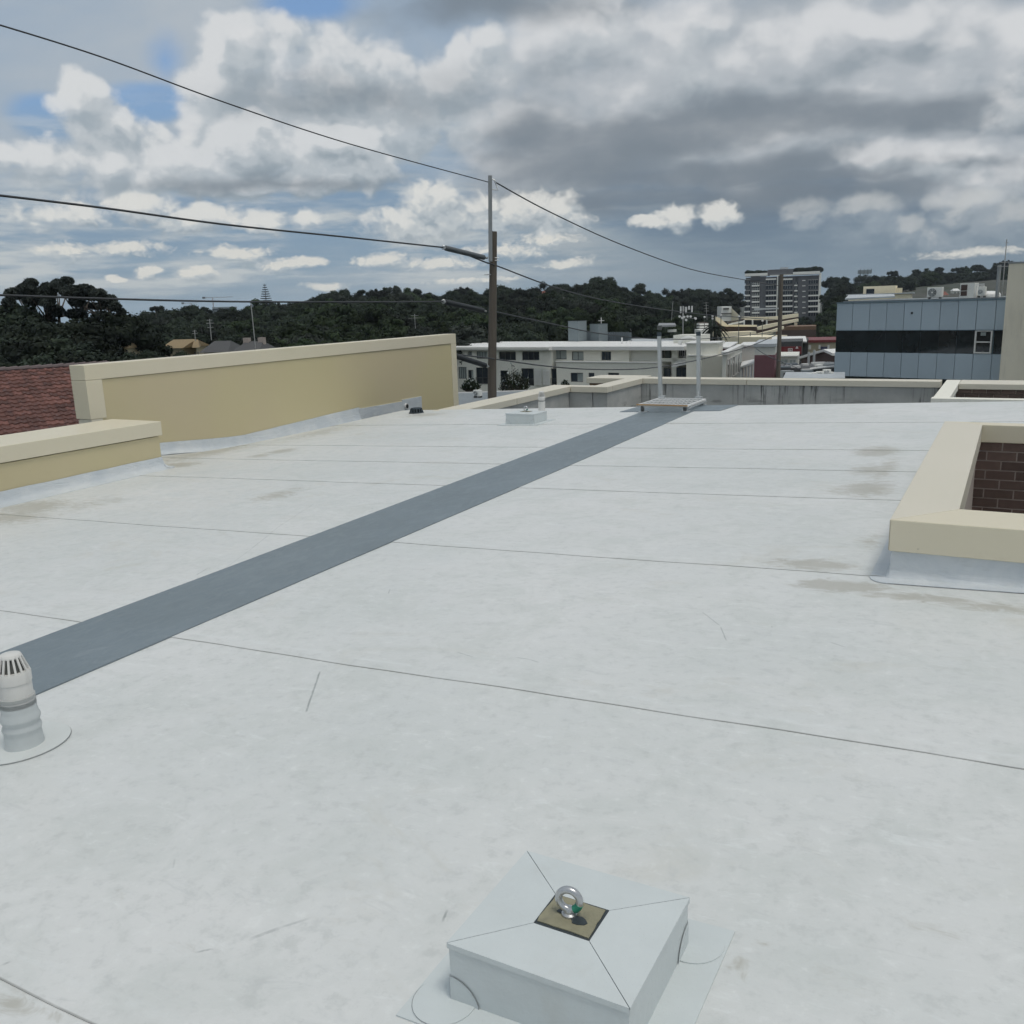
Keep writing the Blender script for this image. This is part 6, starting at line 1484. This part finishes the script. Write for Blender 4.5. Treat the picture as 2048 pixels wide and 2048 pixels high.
house(235, 683, 92, 36, 'house_roof_tan', 'cream_wall', 'house with a tan roof edge left among the dark trees', .7, 0)
house(340, 681, 108, 52, 'house_roof_tan', 'cream_wall', 'long tan roofed house behind the tall cream wall', .9, 0, False)
house(390, 681, 106, 14, 'house_roof_tan', 'cream_wall', 'small tan gable right of the long tan roof', .8, 0)
house(425, 684, 100, 60, 'house_roof_grey', 'beige_wall', 'low purple grey hipped roof just over the tall wall', 1.1, 0)
house(483, 685, 92, 64, 'house_roof_grey', 'beige_wall', 'grey roofed house with two chimneys behind the tall wall', 1.2, 2)
house(812, 655, 150, 44, 'house_roof_grey', 'white_wall2', 'grey roofed house at the right end of the tall wall', 1.3, 1)
house(848, 648, 165, 22, 'white_roof', 'white_wall', 'small white roofed cottage above the end of the tall wall', 1.0)
house(1020, 585, 330, 14, 'house_tile', 'tower_white', 'highest small red roofed house right of the main pole', 2)
house(1046, 600, 300, 20, 'house_tile', 'house_wall', 'red roofed house above the pair of long red roofs', 2)
house(1026, 623, 235, 34, 'house_tile', 'house_wall', 'long red tiled house low on the hillside right of the pole', 2.2, 1, False)
house(1092, 612, 255, 42, 'house_tile', 'house_wall', 'widest red tiled house on the middle hillside', 2.6, 1)
house(1085, 582, 340, 10, 'house_tile', 'tower_white', 'tiny white gabled house high on the middle hillside', 2.2)
house(1090, 642, 200, 16, 'house_tile', 'house_wall', 'small brown red roof just above the canopy near the risers', 1.2)
house(1890, 583, 420, 20, 'house_tile', 'house_wall', 'faint red roof on the right hill above the air conditioner', 2)
house(1914, 577, 430, 14, 'white_roof', 'white_wall', 'small pale roof on the right hill', 1)
house(1985, 582, 400, 20, 'white_roof', 'white_wall', 'pale roof on the right hill near the tall wall', 1.2)
house(1410, 608, 330, 18, 'house_tile', 'house_wall', 'dull red roof among trees left of the tower', 1.6)
# aerials
def mast(px0, y0, px1, y1, D, label, arms=(), guy=False):
    a = W(px1, y1, D); b_ = W(px0, y0, D); T = thing('aerial_mast', label, 'antenna', (a.x, a.y, a.z)); MB().tube([a, b_], .045, 6).build('mast', 'mast', T)
    for (t_, L_) in arms: q = a.lerp(b_, t_); MB().bar(q-HR*L_, q+HR*L_, .05).build('crossbar', 'mast', T)
    if guy:
        for s in (-1, 1): MB().tube([b_, a.lerp(b_, .35)+HR*(s*.9)], .012, 4).build('guy_wire', 'cable', T)
mast(502, 607, 511, 697, 88, 'slim guyed aerial mast behind the tall cream wall', guy=True)
mast(419, 638, 423, 680, 98, 'short television aerial on the purple grey roof', ((.95, .3), (.8, .4), (.6, .3)))
mast(389, 660, 391, 682, 104, 'small television aerial on the tan gable', ((.9, .25), (.7, .3)))
mast(829, 628, 831, 660, 148, 'crossed aerial above the grey roof at the end of the tall wall', ((.9, .6), (.75, 1.0)))
mast(1126, 594, 1127, 612, 250, 'thin pole above the widest red house', ((.9, .6),))
mast(1346, 602, 1343, 640, 190, 'leaning timber pole in the dark trees left of the antenna cluster')
for i in range(1): mast(1412, 604, 1414, 640, 190, 'latticed aerial with many short bars left of the stair tower', ((.95, .5), (.8, .5), (.65, .5), (.5, .5)))
# hilltop water tower frame and cranes far away
q = W(1732, 547, 700); T = thing('water_tower', 'small dark lattice tank tower on the right hill skyline', 'tower', (q.x, q.y, q.z-12)); f = Fr((q.x, q.y, 0), HR, -HF)
MB().box(-4.4, 4.0, -5, 0, q.z-.2, q.z+2.6, f).build('tank', 'duct_grey', T)
for a in (-3, -1, 1, 2.5): MB().box(a-.2, a+.2, -3, -2.7, q.z-12, q.z-.2, f).build('leg', 'frame_dark', T)
for a in (-4.4, -1.5, 1.2, 4): MB().box(a-.15, a+.15, 0, .15, q.z-.2, q.z+3.4, f).build('rail', 'frame_dark', T)
for (px_, y0, D) in ((425, 595, 1500), (382, 606, 1600)):
    q = W(px_, y0, D); T = thing('tower_crane', 'distant tower crane above the left ridge' if px_ > 400 else 'fainter distant crane left of the other one', 'crane', (q.x, q.y, q.z-30))
    MB().bar((q.x, q.y, q.z-34), q, 1.1).build('crane_mast', 'crane_red', T); MB().bar(q-HR*16, q+HR*32*(1 if px_ > 400 else .4), .7, .8).build('jib', 'crane_red', T); MB().bar(q-HR*16, q-HR*12, 3).build('counterweight', 'house_roof_grey', T)
q = W(441, 614, 900); T = thing('far_building', 'hazy blue grey block on the horizon left of the pine', 'building', (q.x, q.y, q.z-30)); MB().box(-8, 10, -20, 0, q.z-30, q.z, Fr((q.x, q.y, 0), HR, -HF)).build('wall', 'duct_grey', T)
for k in range(3): MB().box(-8, 10, 0, .4, q.z-3-4*k, q.z-1.5-4*k, Fr((q.x, q.y, 0), HR, -HF)).build('window_band', 'glass_dark', T)

# the body of our own building under the roof
m = MB(); m.box(-10.5, 8, -5, 19.8, -12, -3.25); tag(m.build('building_body', 'grey_wall'), kind='structure')

# ---------------------------------------------------------------- thin haze over the town
lowest = min(v.co.z for v in bpy.data.objects['ground'].data.vertices)
m = MB(); m.box(-3400, 3400, -3400, 3400, lowest-1.5, 48); hz = m.build('haze', 'black_hole'); hz.data.materials.clear()
hm = bpy.data.materials.new('haze'); hm.use_nodes = True; ht = hm.node_tree; ht.nodes.clear()
ho = ht.nodes.new('ShaderNodeOutputMaterial'); hv = ht.nodes.new('ShaderNodeVolumePrincipled'); ht.links.new(hv.outputs[0], ho.inputs['Volume'])
hv.inputs['Color'].default_value = (.80, .90, 1, 1); hv.inputs['Density'].default_value = .00011; hz.data.materials.append(hm); tag(hz, kind='stuff')
